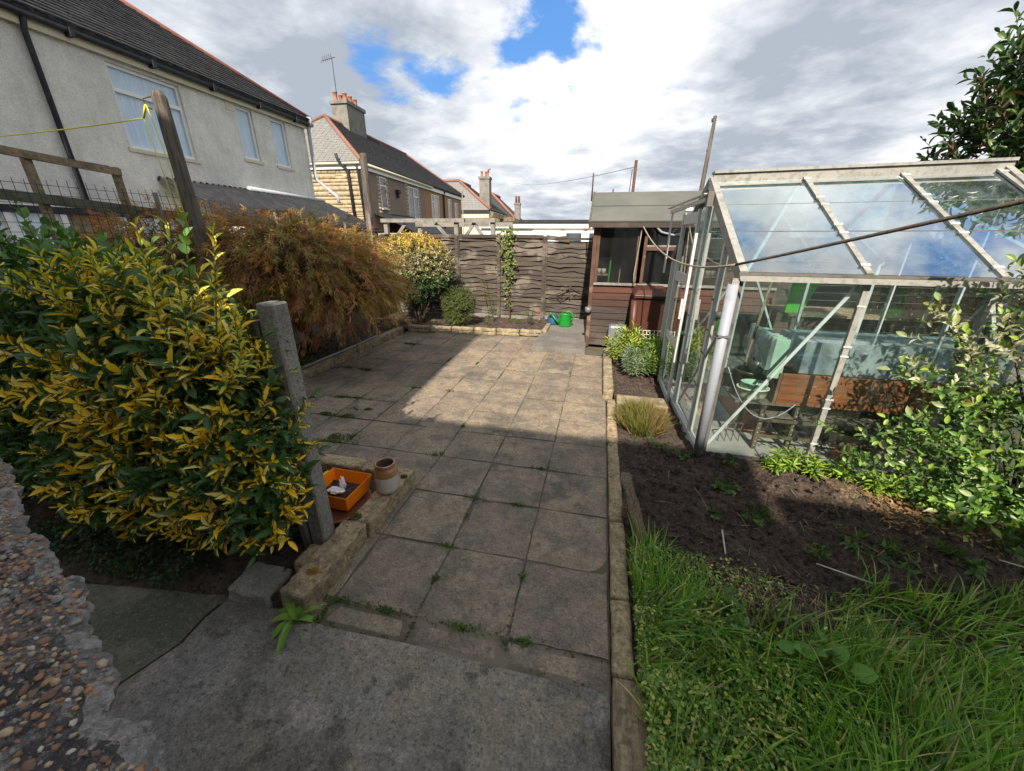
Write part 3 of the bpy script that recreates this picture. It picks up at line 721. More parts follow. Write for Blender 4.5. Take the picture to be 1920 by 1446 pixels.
# things kept in the shed behind the glass
tag(BM((.12, 6.6, .1), (.16, 6.75, 1.75), .025, .025).build('tool_handle', M['can_green'], None), 'green handled tool standing inside the left shed window', 'tool')
bx = thing('plant_shelf', 'shelf with pale pots inside the shed window', 'shelf', (.15, 6.55, 1.1))
B(-.05, .12, 6.42, 6.62, 1.16, 1.18).build('shelf_board', M['tan_wood'], bx)
for x, r_ in ((-.02, .03), (.05, .04)): MB().lathe([(r_ * .75, 0), (r_, .08), (r_ * .9, .081), (r_ * .7, .01)], (x, 6.5, 1.181), 12).build('pot', M['beige_pl'], bx)
tag(BM((.28, 6.7, .2), (.35, 7.0, 1.8), .02, .02).build('cane', M['tan_wood'], None), 'thin cane leaning inside the shed window', 'cane')

sf = thing('side_fence', 'dark horizontal board fence seen through the greenhouse behind the yard', 'fence', (4.5, 6.9, 0))
for i in range(15): B(2.62, 7.5, 6.90 + .012 * (i % 2), 6.925 + .012 * (i % 2), .03 + i * .115, .03 + i * .115 + .108).build('fence_board', M['shed_dark'], sf)
for x in (2.66, 4.3, 5.9, 7.4): B(x - .04, x + .04, 6.86, 6.898, 0, 1.8).build('fence_post', M['wood_grey'], sf)
# far white building beyond the fence
gw = thing('white_outbuilding', 'white flat roofed outbuilding with dark roof edge beyond the fence', 'building', (-2, 13, 0))
B(-4.0, 2.0, 13, 18, -1, 2.10).build('wall', M['white_upvc'], gw)
B(-4.05, 2.05, 12.9, 13.0, 2.0, 2.16).build('fascia', M['white_upvc'], gw)
B(-5.3, 2.1, 12.85, 18.2, 2.162, 2.245).build('roof', M['black_pipe'], gw)
for x0, x1, m_ in ((-2.25, -1.32, 'curtain'), (-1.22, -.62, 'pane_dark'), (-.5, .4, 'pane_dark')):
    wf = B(x0, x1, 12.93, 12.998, .6, 1.93).build('window', M['white_upvc'], gw)
    B(x0 + .06, x1 - .06, 12.915, 12.928, .66, 1.86).build('pane', M[m_], wf)
B(-1.28, -1.25, 12.9, 12.99, .6, 1.93).build('door_frame', M['white_upvc'], gw)
pg = thing('timber_pergola', 'silvery timber pergola frame standing beyond the corner bush', 'pergola', (-4, 9.5, 0))
for x in (-5.45, -3.55, -2.62):
    B(x - .05, x + .05, 9.45, 9.55, -.2, 2.06).build('post', M['pergola_wood'], pg)
for x in (-5.45, -2.62): B(x - .05, x + .05, 11.4, 11.5, -.2, 2.02).build('post', M['pergola_wood'], pg)
B(-5.55, -2.55, 9.40, 9.449, 2.05, 2.14).build('beam', M['pergola_wood'], pg)
B(-5.55, -2.55, 11.35, 11.40, 2.0, 2.12).build('beam', M['pergola_wood'], pg)
BM((-3.5, 9.5, 2.1), (-2.3, 10.4, 2.16), .06, .10).build('beam', M['tan_wood'], pg)
BM((-2.62, 9.42, 2.22), (-2.45, 11.5, 2.16), .06, .10).build('beam', M['tan_wood'], pg)
for a, b in (((-5.4, 9.5, 1.5), (-4.9, 9.5, 2.03)), ((-4.1, 9.5, 2.03), (-3.6, 9.5, 1.5)), ((-3.5, 9.5, 1.5), (-3.1, 9.5, 2.03)), ((-3.1, 9.5, 2.03), (-2.66, 9.5, 1.45))):
    BM(a, b, .06, .07).build('brace', M['pergola_wood'], pg)

# ------------------------------------------------------------------ houses
def slate_sheet(a, b, c, d, cw, ch, m, name, parent, tri=None):
    """courses of slates over the quad a b (eave) c d (ridge); trapezoids welcome"""
    a, b, c, d = map(Vector, (a, b, c, d)); n = (b - a).cross(d - a).normalized()
    Ls = ((d - a).length + (c - b).length) / 2; rows = int(Ls / ch)
    V = []; F = []
    for r_ in range(rows):
        t0 = r_ / rows; t1 = min(1, (r_ + 1.0) / rows)
        p0 = a.lerp(d, t0); p1 = b.lerp(c, t0); q0 = a.lerp(d, t1); q1 = b.lerp(c, t1)
        L0 = (p1 - p0).length; dx = (b - a).normalized(); off = rnd.random() * .3
        k_ = max(1, int(L0 / cw)); uu = [0.] + [min(1, max(0, (i + (.5 if r_ % 2 else 0) + rnd.uniform(-.04, .04)) / k_)) for i in range(1, k_ + 1)]
        if uu[-1] < 1: uu.append(1.)
        up = (q0 - p0).normalized() if (q0 - p0).length > 1e-6 else n
        for i in range(len(uu) - 1):
            if uu[i + 1] - uu[i] < 1e-4: continue
            x0 = p0.lerp(p1, uu[i] + .003 / max(L0, .1) * 2); x1 = p0.lerp(p1, uu[i + 1] - .003 / max(L0, .1) * 2)
            # project the same horizontal position up a course, clipped between the edges
            def upv_(x):
                y = x + (q0 - p0) - dx * (q0 - p0).dot(dx)
                s_ = (y - q0).dot(dx); s_ = max(0, min((q1 - q0).length, s_)); return q0 + dx * s_
            y0 = upv_(x0); y1 = upv_(x1)
            h0 = .022 + rnd.random() * .010; bb = len(V)
            V += [x0 + n * h0, x1 + n * (h0 + rnd.uniform(-.003, .003)), y1 + n * .006, y0 + n * .006, x0, x1]
            F += [(bb, bb + 1, bb + 2), (bb, bb + 2, bb + 3), (bb + 4, bb + 5, bb + 1), (bb + 4, bb + 1, bb)]
    o = obj(name, mesh_np(name, [tuple(v) for v in V], F, m), parent); o['kind'] = 'stuff'; return o


def window(parent, x, y0, y1, z0, z1, mull=(), trans=None, curtain='curtain', axis='x', out=1, frame='white_upvc', sill=True):
    """window in a wall facing +x at x (or facing -y when axis='y': then x is the wall's y and y0,y1 its x range)"""
    def bb(d0, d1, a0, a1, c0, c1):
        return B(x + d0, x + d1, a0, a1, c0, c1) if axis == 'x' else B(a0, a1, x - d1, x - d0, c0, c1)
    mb = MB(); f = .055
    parts = [(y0, y0 + f, z0, z1), (y1 - f, y1, z0, z1), (y0 + f, y1 - f, z1 - f, z1), (y0 + f, y1 - f, z0, z0 + f)]
    for m_ in mull: parts.append((m_ - .03, m_ + .03, z0 + f, z1 - f))
    for p_ in parts:
        q = bb(-.04, .012, *p_); mb.add(q.v, q.f)
    if trans:
        for a0, a1, zt in trans:
            q = bb(-.036, .016, a0, a1, zt - .035, zt + .035); mb.add(q.v, q.f)
    wn = mb.build('window', M[frame], parent)
    bb(-.03, -.022, y0 + f * .6, y1 - f * .6, z0 + f * .6, z1 - f * .6).build('pane', M['house_glass'], wn)
    bb(-.055, -.045, y0 + .02, y1 - .02, z0 + .02, z1 - .02).build('curtain', M[curtain], wn)
    if sill: bb(.0, .09, y0 - .06, y1 + .06, z0 - .07, z0 - .005).build('sill', M['fascia'], wn)
    return wn


M['house_glass'] = mat_glass('house_glass', (.94, .97, 1.0), .02, (.5, .55, .6), 1.3)

h1 = thing('rendered_house', 'large pale roughcast house with slate roof at the left', 'house', (-9.35, 8, 0))
WX = -9.35
# wall with openings: built as strips between windows
openings = [(6.83, 8.18, 3.34, 4.74), (9.57, 10.06, 3.61, 4.78), (10.66, 11.2, 3.61, 4.78), (4.2, 5.9, .3, 2.07)]
ysplit = sorted({1.0, 11.69} | {v for o_ in openings for v in o_[:2]})
mb = MB()
for a, b in zip(ysplit[:-1], ysplit[1:]):
    op = [o_ for o_ in openings if o_[0] <= a and o_[1] >= b]
    zs = [(-1, 5.05)] if not op else [(-1, op[0][2]), (op[0][3], 5.05)]
    for z0, z1 in zs: mb.box(WX - .3, WX, a, b, z0, z1)
mb.box(-17, WX, 11.7, 12.0, -1, 5.04); mb.box(-17, WX - .3, 1.0, 1.3, -1, 5.04)
mb.build('wall', M['render_white'], h1)
B(-17, -9.7, 1.4, 11.6, -1, -.5).build('foundation', M['concrete_old'], h1)
window(h1, WX - .06, 6.83, 8.18, 3.34, 4.74, (), [(6.88, 8.13, 4.32)])
window(h1, WX - .06, 9.57, 10.06, 3.61, 4.78)
window(h1, WX - .06, 10.66, 11.2, 3.61, 4.78)
window(h1, WX - .06, 4.2, 5.9, .3, 2.07, (4.8, 5.3))
B(WX, WX + .012, 9.28, 9.5, 4.62, 4.80).build('air_vent', M['fascia'], h1)
slab_quad((-9.15, .8, 5.03), (-9.15, 12.15, 5.03), (-13.05, 8.25, 7.76), (-13.05, .8, 7.76), .06).build('roof', M['slate'], h1)
slab_quad((-9.15, 12.15, 5.03), (-16.95, 12.15, 5.03), (-13.05, 8.25, 7.76), (-13.05, 8.25, 7.76), .06).build('roof', M['slate'], h1) if False else None
mb = MB(); mb.add([(-9.15, 12.15, 5.03), (-16.95, 12.15, 5.03), (-13.05, 8.25, 7.76)], [(0, 1, 2)]); mb.add([(-16.95, 12.15, 5.03), (-16.95, .8, 5.03), (-13.05, .8, 7.76), (-13.05, 8.25, 7.76)], [(0, 1, 2, 3)]); mb.build('roof', M['slate'], h1)
slate_sheet((-9.15, .8, 5.05), (-9.15, 12.15, 5.05), (-13.05, 8.25, 7.78), (-13.05, .8, 7.78), .26, .19, M['slate'], 'roof_slates', h1)
MB().tube([(-9.15, 12.15, 5.08), (-13.05, 8.25, 7.82)], .055, 8).build('hip_tiles', M['ridge_dark'], h1)
MB().tube([(-13.05, 8.25, 7.82), (-13.05, .8, 7.82)], .055, 8).build('ridge_tiles', M['ridge_dark'], h1)
B(-9.30, -9.26, .8, 12.1, 4.80, 4.97).build('fascia', M['fascia'], h1)
B(-9.35, -9.30, .8, 12.1, 4.90, 5.0).build('soffit', M['fascia'], h1)
gt = MB().tube([(-9.19, .8, 4.97), (-9.19, 12.2, 4.93)], .052, 8).build('gutter', M['black_pipe'], h1)
for y in (1.5, 3.3, 5.0, 6.3, 7.6, 8.9, 10.2, 11.5): B(-9.27, -9.115, y - .03, y + .03, 4.86, 4.99).build('gutter_clip', M['black_pipe'], gt)
MB().tube([(-9.2, 5.74, 4.93), (-9.28, 5.74, 4.75), (-9.29, 5.74, -.5)], .042, 8).build('downpipe', M['black_pipe'], h1)
MB().tube([(-9.2, 12.12, 4.93), (-9.24, 12.06, 4.8), (-9.26, 12.05, 3.45), (-8.75, 12.3, 2.95), (-8.7, 12.3, 2.75)], .055, 8).build('downpipe', M['grey_pipe'], h1)
MB().tube([(-9.2, 12.1, 4.88), (-9.2, 12.1, 5.12)], .085, 8).build('hopper', M['grey_pipe'], h1)
MB().tube([(-9.22, 9.3, 2.87), (-9.2, 12.2, 2.80)], .06, 8).build('wall_pipe', M['grey_pipe'], h1)

lt = thing('lean_to', 'low lean-to with dark corrugated roof against the rendered house', 'extension', (-8, 9.5, 0))
slab_quad((-7.2, 7.15, 1.94), (-7.2, 12.1, 1.94), (-9.34, 12.1, 2.84), (-9.34, 7.15, 2.84), .04).build('roof', M['corrug'], lt)
for i in range(33):
    y = 7.2 + i * .15
    MB().tube([(-7.17, y, 1.95), (-9.34, y, 2.86)], .035, 5).build('roof_rib', M['corrug'], lt)
B(-9.3, -7.45, 7.3, 12.0, -1, 1.90).build('wall', M['white_upvc'], lt)
MB().tube([(-7.13, 7.1, 1.9), (-7.13, 12.1, 1.87)], .05, 8).build('gutter', M['black_pipe'], lt)
for y0 in (7.6, 8.5, 9.4, 10.3, 11.2):
    wn = B(-7.45, -7.42, y0, y0 + .75, .7, 1.75).build('window', M['white_upvc'], lt); B(-7.418, -7.41, y0 + .07, y0 + .68, .77, 1.68).build('pane', M['pane_dark'] if y0 > 8 else M['curtain'], wn)
pc = thing('side_porch', 'white glazed porch with flat dark roof edge beside the rendered house', 'porch', (-8.4, 5.5, 0))
B(-9.3, -8.0, 3.3, 7.0, 2.02, 2.10).build('roof', M['corrug'], pc)
B(-9.3, -8.05, 3.35, 6.95, -1, .55).build('wall', M['white_upvc'], pc)
for y in (3.4, 4.0, 4.6, 5.3, 5.9, 6.4, 6.9): B(-8.1, -8.03, y - .04, y + .04, .55, 2.0).build('mullion', M['white_upvc'], pc)
for y in (3.7, 4.3, 5.6, 6.15): B(-8.09, -8.08, y - .25, y + .25, .56, 2.0).build('pane', M['curtain'], pc)
B(-8.09, -8.08, 4.66, 5.24, .56, 2.0).build('door_panel', M['tan_wood'], pc)

# house 2
h2 = thing('pebbledash_house', 'brown pebbledashed house with buff stone end wall and tall chimney', 'house', (-12.2, 19.3, 0), R(3.0))
LEN, WD = 17.3, 7.2
B(-WD, 0, 0, 8.3, -1, 5.0).build('wall', M['pebbledash'], h2)
B(-WD, .004, 8.302, LEN, -1, 5.0).build('wall', M['tan_render'], h2)
# stone cladding blocks on the end wall and round the windows
V = []; F = []
def blk(bx0, bx1, z0, z1, face='y', y=0., pr=.03):
    b = len(V); p = pr + rnd.random() * .04; e = .02
    if face == 'y':
        V.extend([(bx0 + e, y - p, z0 + e), (bx1 - e, y - p - rnd.random() * .015, z0 + e), (bx1 - e, y - p, z1 - e), (bx0 + e, y - p - rnd.random() * .015, z1 - e), (bx0, y, z0), (bx1, y, z0), (bx1, y, z1), (bx0, y, z1)])
    else:
        V.extend([(y + p, bx0 + e, z0 + e), (y + p, bx1 - e, z0 + e), (y + p, bx1 - e, z1 - e), (y + p, bx0 + e, z1 - e), (y, bx0, z0), (y, bx1, z0), (y, bx1, z1), (y, bx0, z1)])
    F.extend([(b, b + 1, b + 2, b + 3), (b + 4, b + 5, b + 1, b), (b + 5, b + 6, b + 2, b + 1), (b + 6, b + 7, b + 3, b + 2), (b + 7, b + 4, b, b + 3)])
z = 1.2
while z < 4.9:
    hh = rnd.choice([.16, .2, .24]); x = -WD
    while x < 0:
        ww = rnd.choice([.2, .28, .36, .45]); x2 = min(0, x + ww)
        if rnd.random() < .3 and hh > .19: blk(x + .006, x2 - .006, z + .006, z + hh / 2 - .006); blk(x + .006, x2 - .006, z + hh / 2 + .006, z + hh - .006)
        else: blk(x + .006, x2 - .006, z + .006, z + hh - .006)
        x = x2
    z += hh
for (a, b, z0, z1) in ((1.6, 2.8, 2.9, 4.9), (5.2, 7.4, 2.6, 4.9)):
    zq = z0
    while zq < z1:
        for s_, e_ in ((a, a + .28), (b - .28, b)): blk(s_ + rnd.uniform(-.08, .0), e_ + rnd.uniform(0, .08), zq + .01, zq + .17, 'x', 0., .02)
        zq += .19
blk(-4.6, -4.2, 3.5, 3.9, 'y', 0., .05)
o = obj('cladding_stones', mesh_np('cladding_stones', V, F, M['stone_clad']), h2); o['kind'] = 'stuff'
window(h2, .03, 1.85, 2.55, 3.2, 4.78, (), [(1.9, 2.5, 4.35)])
window(h2, .03, 5.5, 7.1, 2.85, 4.72, (6.35,), [(6.4, 7.05, 4.2)])
window(h2, .03, 9.6, 11.2, 2.9, 4.66, (10.1,), [(9.65, 10.05, 4.15)])
window(h2, .03, 13.4, 14.2, 2.9, 4.66)
window(h2, .03, 15.2, 16.0, 2.9, 4.5)
B(.0, .22, 3.75, 4.05, 4.12, 4.32).build('wall_vent', M['black_pipe'], h2); B(.02, .16, 3.8, 4.0, 3.9, 4.1).build('wall_vent', M['black_pipe'], h2)
Zr = 8.0
E_, HX, HY0, HY1 = .25, -3.6, 3.3, 14.0
slab_quad((E_, -E_, 5.15), (E_, LEN + E_, 5.15), (HX, HY1, Zr), (HX, HY0, Zr), .08).build('roof', M['slate'], h2)
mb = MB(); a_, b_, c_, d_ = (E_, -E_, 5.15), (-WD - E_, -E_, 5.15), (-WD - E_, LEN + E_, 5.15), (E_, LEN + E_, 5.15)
mb.add([a_, b_, c_, d_, (HX, HY0, Zr), (HX, HY1, Zr)], [(1, 0, 4), (2, 1, 4, 5), (3, 2, 5), (0, 1, 2, 3)]); mb.build('roof', M['slate_lit'], h2)
slate_sheet((E_, -E_, 5.17), (E_, LEN + E_, 5.17), (HX, HY1, Zr + .02), (HX, HY0, Zr + .02), .3, .22, M['slate'], 'roof_slates', h2)
slate_sheet((-WD - E_, -E_, 5.17), (E_, -E_, 5.17), (HX, HY0, Zr + .02), (HX, HY0, Zr + .02), .3, .22, M['slate_lit'], 'roof_slates', h2)
MB().tube([(E_, -E_, 5.2), (HX, HY0, Zr + .06)], .10, 8).build('hip_tiles', M['ridge_red'], h2)
MB().tube([(-WD - E_, -E_, 5.2), (HX, HY0, Zr + .06)], .10, 8).build('hip_tiles', M['ridge_red'], h2)
MB().tube([(HX, HY0, Zr + .06), (HX, HY1, Zr + .06)], .09, 8).build('ridge_tiles', M['ridge_red'], h2)
MB().tube([(HX, HY1, Zr + .06), (E_, LEN + E_, 5.2)], .09, 8).build('hip_tiles', M['ridge_red'], h2)
B(-WD - .1, .12, -.13, -.10, 4.86, 5.10).build('fascia', M['white_upvc'], h2)
B(.10, .13, -.1, LEN + .1, 4.86, 5.10).build('fascia', M['white_upvc'], h2)
MB().tube([(.22, -.15, 5.1), (.22, 9.5, 5.05)], .07, 8).build('gutter', M['fascia'], h2)
MB().tube([(-WD, -.22, 5.08), (.15, -.22, 5.1)], .06, 8).build('gutter', M['fascia'], h2)
MB().tube([(-1.0, -.35, 5.5), (-.95, -.30, 5.2), (-.6, -.14, 4.8), (-.55, -.12, 2.2)], .075, 8).build('downpipe', M['black_pipe'], h2)
MB().tube([(-.1, -.2, 5.05), (-.05, -.14, 4.8), (.02, -.12, 2.2)], .06, 8).build('downpipe', M['black_pipe'], h2)
MB().tube([(.24, 12.3, 5.3), (.1, 12.2, 4.85), (.1, 12.1, 1.0)], .07, 8).build('downpipe', M['black_pipe'], h2)
ch = B(-4.1, -3.1, 4.9, 6.9, 7.2, 9.05).build('chimney', M['concrete_old'], h2)
B(-4.18, -3.02, 4.82, 6.98, 9.052, 9.24).build('chimney_cap', M['concrete_old'], ch)
for i in range(7):
    MB().lathe([(.13, 0), (.15, .05), (.12, .08), (.115, .38), (.14, .40), (.14, .44), (.1, .44), (.1, .3)], (-3.85 + .45 * (i % 2), 5.05 + i * .28, 9.242), 10).build('chimney_pot', M['pot'], ch)
B(.05, 2.6, 1.0, 5.8, -1, 1.9).build('rear_wall', M['stone_clad'], h2)
slab_quad((2.7, .9, 1.9), (2.7, 5.9, 1.9), (.05, 5.9, 2.95), (.05, .9, 2.95), .08).build('rear_roof', M['corrug'], h2)
slab_quad((2.7, 6.3, 1.6), (2.7, 11, 1.6), (.05, 11, 2.5), (.05, 6.3, 2.5), .08).build('rear_roof', M['corrug'], h2)
def aerial(name, label, x, y, z0, z1, s=1.):
    a = thing(name, label, 'aerial', (x, y, z0))
    MB().tube([(x, y, z0), (x, y, z1)], .025 * s, 6).build('pole', M['black_pipe'], a)
    MB().tube([(x - .75 * s, y, z1 - .15), (x + .25 * s, y, z1 - .05)], .018 * s, 5).build('boom', M['black_pipe'], a)
    for i in range(5): MB().tube([(x - (.75 - i * .16) * s, y - .15 * s, z1 - .30 + i * .02), (x - (.75 - i * .16) * s, y + .15 * s, z1 + .12 + i * .02)], .012 * s, 5).build('element', M['black_pipe'], a)
aerial('tv_aerial', 'tv aerial on a thin pole above the tall chimney', -16.1, 24.0, 9.2, 11.3, .85)

h3 = thing('cream_house', 'cream rendered house with hipped slate roof and red ridge tiles beyond', 'house', (-15.4, 53.8, 0), R(3.0))
B(-11, 0, 0, 12, -1, 5.0).build('wall', M['cream'], h3)
B(-11, .02, 2.0, 12, -1, 4.99).build('wall', M['pebbledash'], h3)
window(h3, .05, 3.0, 4.2, 3.0, 4.7, (), None); window(h3, .05, 7.0, 8.2, 3.0, 4.7, (), None)
ax, ay, az, bx_ = -5.0, 3.2, 9.0, -8.2
slab_quad((.3, -.3, 5.1), (.3, 12.3, 5.1), (ax, 9, az), (ax, ay, az), .08).build('roof', M['slate'], h3)
mb = MB(); mb.add([(.3, -.3, 5.1), (-11.3, -.3, 5.1), (bx_, ay, az), (ax, ay, az), (-11.3, 12.3, 5.1), (bx_, 9, az), (ax, 9, az), (.3, 12.3, 5.1)], [(1, 0, 3, 2), (4, 1, 2, 5), (7, 4, 5, 6), (2, 3, 6, 5)]); mb.build('roof', M['slate_lit'], h3)
slate_sheet((-11.3, -.3, 5.12), (.3, -.3, 5.12), (ax, ay, az + .02), (bx_, ay, az + .02), .5, .4, M['slate_lit'], 'roof_slates', h3)
slate_sheet((.3, -.3, 5.12), (.3, 12.3, 5.12), (ax, 9, az + .02), (ax, ay, az + .02), .5, .4, M['slate'], 'roof_slates', h3)
for p_, q_ in (((.3, -.3, 5.2), (ax, ay, az + .1)), ((ax, ay, az + .1), (bx_, ay, az + .1)), ((bx_, ay, az + .1), (-11.3, -.3, 5.2)), ((ax, ay, az + .1), (ax, 9, az + .1))):
    MB().tube([p_, q_], .2, 7).build('ridge_tiles', M['ridge_red'], h3)
B(-11, .2, -.2, -.12, 4.8, 5.05).build('gutter', M['black_pipe'], h3)
B(.12, .2, -.1, 12, 4.8, 5.05).build('fascia', M['white_upvc'], h3)
ch = B(-1.9, -.5, 2.6, 4.0, 5.3, 9.2).build('chimney', M['concrete_old'], h3)
B(-2.0, -.4, 2.5, 4.1, 9.202, 9.5).build('chimney_cap', M['concrete_old'], ch)
for i, (dx, dy) in enumerate(((-1.6, 3), (-1.15, 3.5), (-.8, 3))): MB().lathe([(.22, 0), (.17, .1), (.17, .6), (.22, .65), (.15, .66)], (dx, dy, 9.502), 10).build('chimney_pot', M['pot'], ch)
MB().tube([(-.8, 3.6, 10.1), (-.8, 3.6, 10.45), (-.5, 3.5, 10.5)], .12, 6).build('cowl', M['pot'], ch)
h4 = thing('distant_house', 'small distant house with slate roof and twin red chimney pots', 'house', (-16.6, 74, 0), R(3.0))
B(-9, 0, 0, 12, -1, 5.0).build('wall', M['cream'], h4)
mb = MB(); mb.add([(.3, -.3, 5.0), (-9.3, -.3, 5.0), (-4.5, 2.5, 9.3), (.3, 12.3, 5.0), (-4.5, 10, 9.3), (-9.3, 12.3, 5)], [(1, 0, 2), (0, 3, 4, 2), (5, 1, 2, 4), (3, 5, 4)]); mb.build('roof', M['slate'], h4)
MB().tube([(.3, -.3, 5.1), (-4.5, 2.5, 9.4), (-4.5, 10, 9.4)], .25, 6).build('ridge_tiles', M['ridge_red'], h4)
ch = B(.2, 1.2, .5, 1.5, 0, 7.3).build('chimney', M['concrete_old'], h4)
B(.1, 1.3, .4, 1.6, 7.302, 7.6).build('chimney_cap', M['concrete_old'], ch)
for dx in (.45, .95): MB().lathe([(.2, 0), (.19, 1.1), (.24, 1.15), (.15, 1.16)], (dx, 1, 7.602), 10).build('chimney_pot', M['pot'], ch)
cr_ = thing('right_chimney', 'row of red chimney pots just showing above the greenhouse ridge', 'chimney', (12.3, 20, 0))
B(11.9, 12.7, 20, 21, 0, 4.28).build('stack', M['concrete_old'], cr_)
for i in range(4): MB().lathe([(.10, 0), (.085, .3), (.10, .34), (.07, .34)], (12.02 + i * .16, 20.15, 4.282), 8).build('chimney_pot', M['pot'], cr_)

# the house the photographer stands behind: its roof edge throws the shade over the near garden
oh = thing('home_house', 'pale rendered house behind the viewpoint shading the near garden', 'house', (0, -6, 0))
B(-1.55, 1.65, -10, -4.45, -1, 5.98).build('wall', M['render_white'], oh)
B(1.652, 9, -10, -5.0, -1, 5.98).build('wall', M['render_white'], oh)
B(-7.5, -1.6, -10, -2.55, -1, 7.6).build('shade_wing', M['render_white'], oh)  # unseen wing, added and sized to shade the left of the patio
slab_quad((-1.55, -4.2, 6.05), (1.75, -4.2, 6.05), (1.75, -9, 9.0), (-1.55, -9, 9.0), .1).build('roof', M['slate'], oh)
slab_quad((1.752, -4.75, 6.05), (9.2, -4.85, 6.05), (9.2, -9, 8.6), (1.752, -9, 8.7), .1).build('roof', M['slate'], oh)
B(-7.6, -1.56, -10, -2.45, 7.602, 7.72).build('shade_wing_roof', M['slate'], oh)
for x, y in ((-.9, -4.448), (3.2, -4.998), (6.0, -4.998)):
    for z in (.9, 3.2):
        wn = B(x, x + 1.4, y, y + .048, z, z + 1.3).build('window', M['white_upvc'], oh); B(x + .07, x + 1.33, y + .05, y + .058, z + .07, z + 1.23).build('pane', M['pane_dark'], wn)
# ================================================================== GREENHOUSE
gh = thing('greenhouse', 'aluminium greenhouse with glass roof and open ended sliding door', 'greenhouse', (.95, 3.0, 0))
GY0, GYR, GY1, ZE, ZR = 3.0, 4.15, 5.25, 1.50, 2.21
bx = [.955, 1.70, 2.38, 3.04]
XG = lambda y: .955 - .075 * (y - 3) / 2.2        # gable plane runs very slightly out
def zr(x): return ZR + (x - .93) * .017
B(.90, 3.10, GY0 - .02, GY0 + .04, -.06, .055).build('base_rail', M['alu_dark'], gh)
BM((XG(3), GY0 + .04, .03), (XG(GY1), GY1, .03), .05, .05).build('base_rail', M['alu_shade_lift'], gh)
B(.90, 3.10, GY1 - .03, GY1 + .03, -.03, .05).build('base_rail', M['alu'], gh)
BM((3.04, GY0 + .05, .03), (3.04, GY1 - .04, .03), .05, .05).build('base_rail', M['alu'], gh)
# corner posts, wall bars
B(.93, .975, GY0 - .025, GY0 + .025, .056, 1.47).build('corner_post', M['alu_dark'], gh)
B(XG(GY1) - .02, XG(GY1) + .025, GY1 - .025, GY1 + .02, .056, 1.47).build('corner_post', M['alu_shade_lift'], gh)
for x, nm in ((1.72, 'alu'), (2.41, 'alu'), (3.06, 'alu')):
    mb = MB().box(x - .018, x + .018, GY0 - .016, GY0 + .004, .056, 1.47).box(x - .005, x + .005, GY0 + .005, GY0 + .035, .056, 1.47)
    wb = mb.build('glazing_bar', M[nm], gh)
    for z in (.25, .55, .62, .95, 1.02, 1.3): B(x - .026, x + .026, GY0 - .022, GY0 - .017, z, z + .012).build('glazing_clip', M['alu_blue'], wb)
    B(x - .014, x + .014, GY1 - .02, GY1 + .012, .05, 1.47).build('glazing_bar', M['alu_blue'], gh)
def gable_top(y): return ZE + (ZR - ZE) * (y - GY0) / (GYR - GY0) if y < GYR else ZE + (ZR - ZE) * (GY1 - y) / (GY1 - GYR)
for y, w_, m_ in ((3.42, .045, 'alu_shade_lift'), (4.08, .075, 'alu_shade_lift'), (4.88, .05, 'alu_shade_lift')):
    mb = MB().box(XG(y) - .018, XG(y) + .006, y - w_ / 2, y + w_ / 2, .056, gable_top(y) - .03).box(XG(y) + .007, XG(y) + .03, y - .005, y + .005, .056, gable_top(y) - .03)
    wb = mb.build('glazing_bar', M[m_], gh)
    for z in (.5, .8, 1.0, 1.25): B(XG(y) - .024, XG(y) - .019, y - w_ / 2 - .006, y + w_ / 2 + .006, z, z + .012).build('glazing_clip', M['alu_dark'], wb)
    xr = 3.04; B(xr - .01, xr + .015, y - .015, y + .015, .056, gable_top(y) - .03).build('glazing_bar', M['alu_blue'], gh)
# gable rafters (wide flat profile), ridge, eaves
for x, m_ in ((.955, 'alu'), (3.03, 'alu')):
    xt = x if x > 2 else XG(GYR)
    BM((x, GY0 - .03, ZE - .02), (xt, GYR, zr(x) - .01), .085, .05, (-1, 0, .001)).build('gable_rafter', M[m_], gh)
    xe = x if x > 2 else XG(GY1)
    BM((xe, GY1 + .03, ZE - .02), (xt, GYR + .001, zr(x) - .01), .085, .05, (-1, 0, .001)).build('gable_rafter', M['alu_dark'], gh)
for a, b in ((1.64, 1.71), (2.34, 2.42), (2.97, 3.08)):
    p_, q_ = Vector((b, GY0 - .012, ZE + .012)), Vector((a, GYR - .01, zr(a) + .012))
    mb = MB().beam(p_, q_, .038, .014, (0, -.5, .8)); mb.beam(p_ - Vector((0, 0, .03)), q_ - Vector((0, 0, .03)), .008, .035, (0, -.5, .8))
    rb = mb.build('roof_bar', M['alu'], gh)
    for t in (.06, .34, .42, .63, .71, .94):
        c = p_.lerp(q_, t); BM(c + Vector((-.028, 0, .010)), c + Vector((.028, 0, .010)), .022, .01, (0, -.5, .8)).build('glazing_clip', M['alu_blue'], rb)
    BM((b - .02, GY1, ZE), (a, GYR, zr(a) - .02), .03, .03, (0, .5, .8)).build('roof_bar', M['alu_blue'], gh)
mb = MB().beam((.915, GYR - .02, zr(.9) + .005), (3.06, GYR - .02, zr(3.06) + .005), .035, .085).beam((.915, GYR, zr(.9) + .062), (3.06, GYR, zr(3.06) + .062), .11, .022)
mb.build('ridge_bar', M['alu'], gh)
BM((.93, GY0 - .045, ZE - .03), (3.12, GY0 - .045, ZE - .03), .055, .035).build('gutter', M['alu'], gh)
BM((.93, GY0 - .02, ZE - .002), (3.12, GY0 - .02, ZE - .002), .05, .016).build('eave_bar', M['alu_dark'], gh)
BM((XG(GY1), GY1 + .04, ZE - .03), (3.12, GY1 + .04, ZE - .03), .055, .035).build('gutter', M['alu'], gh)
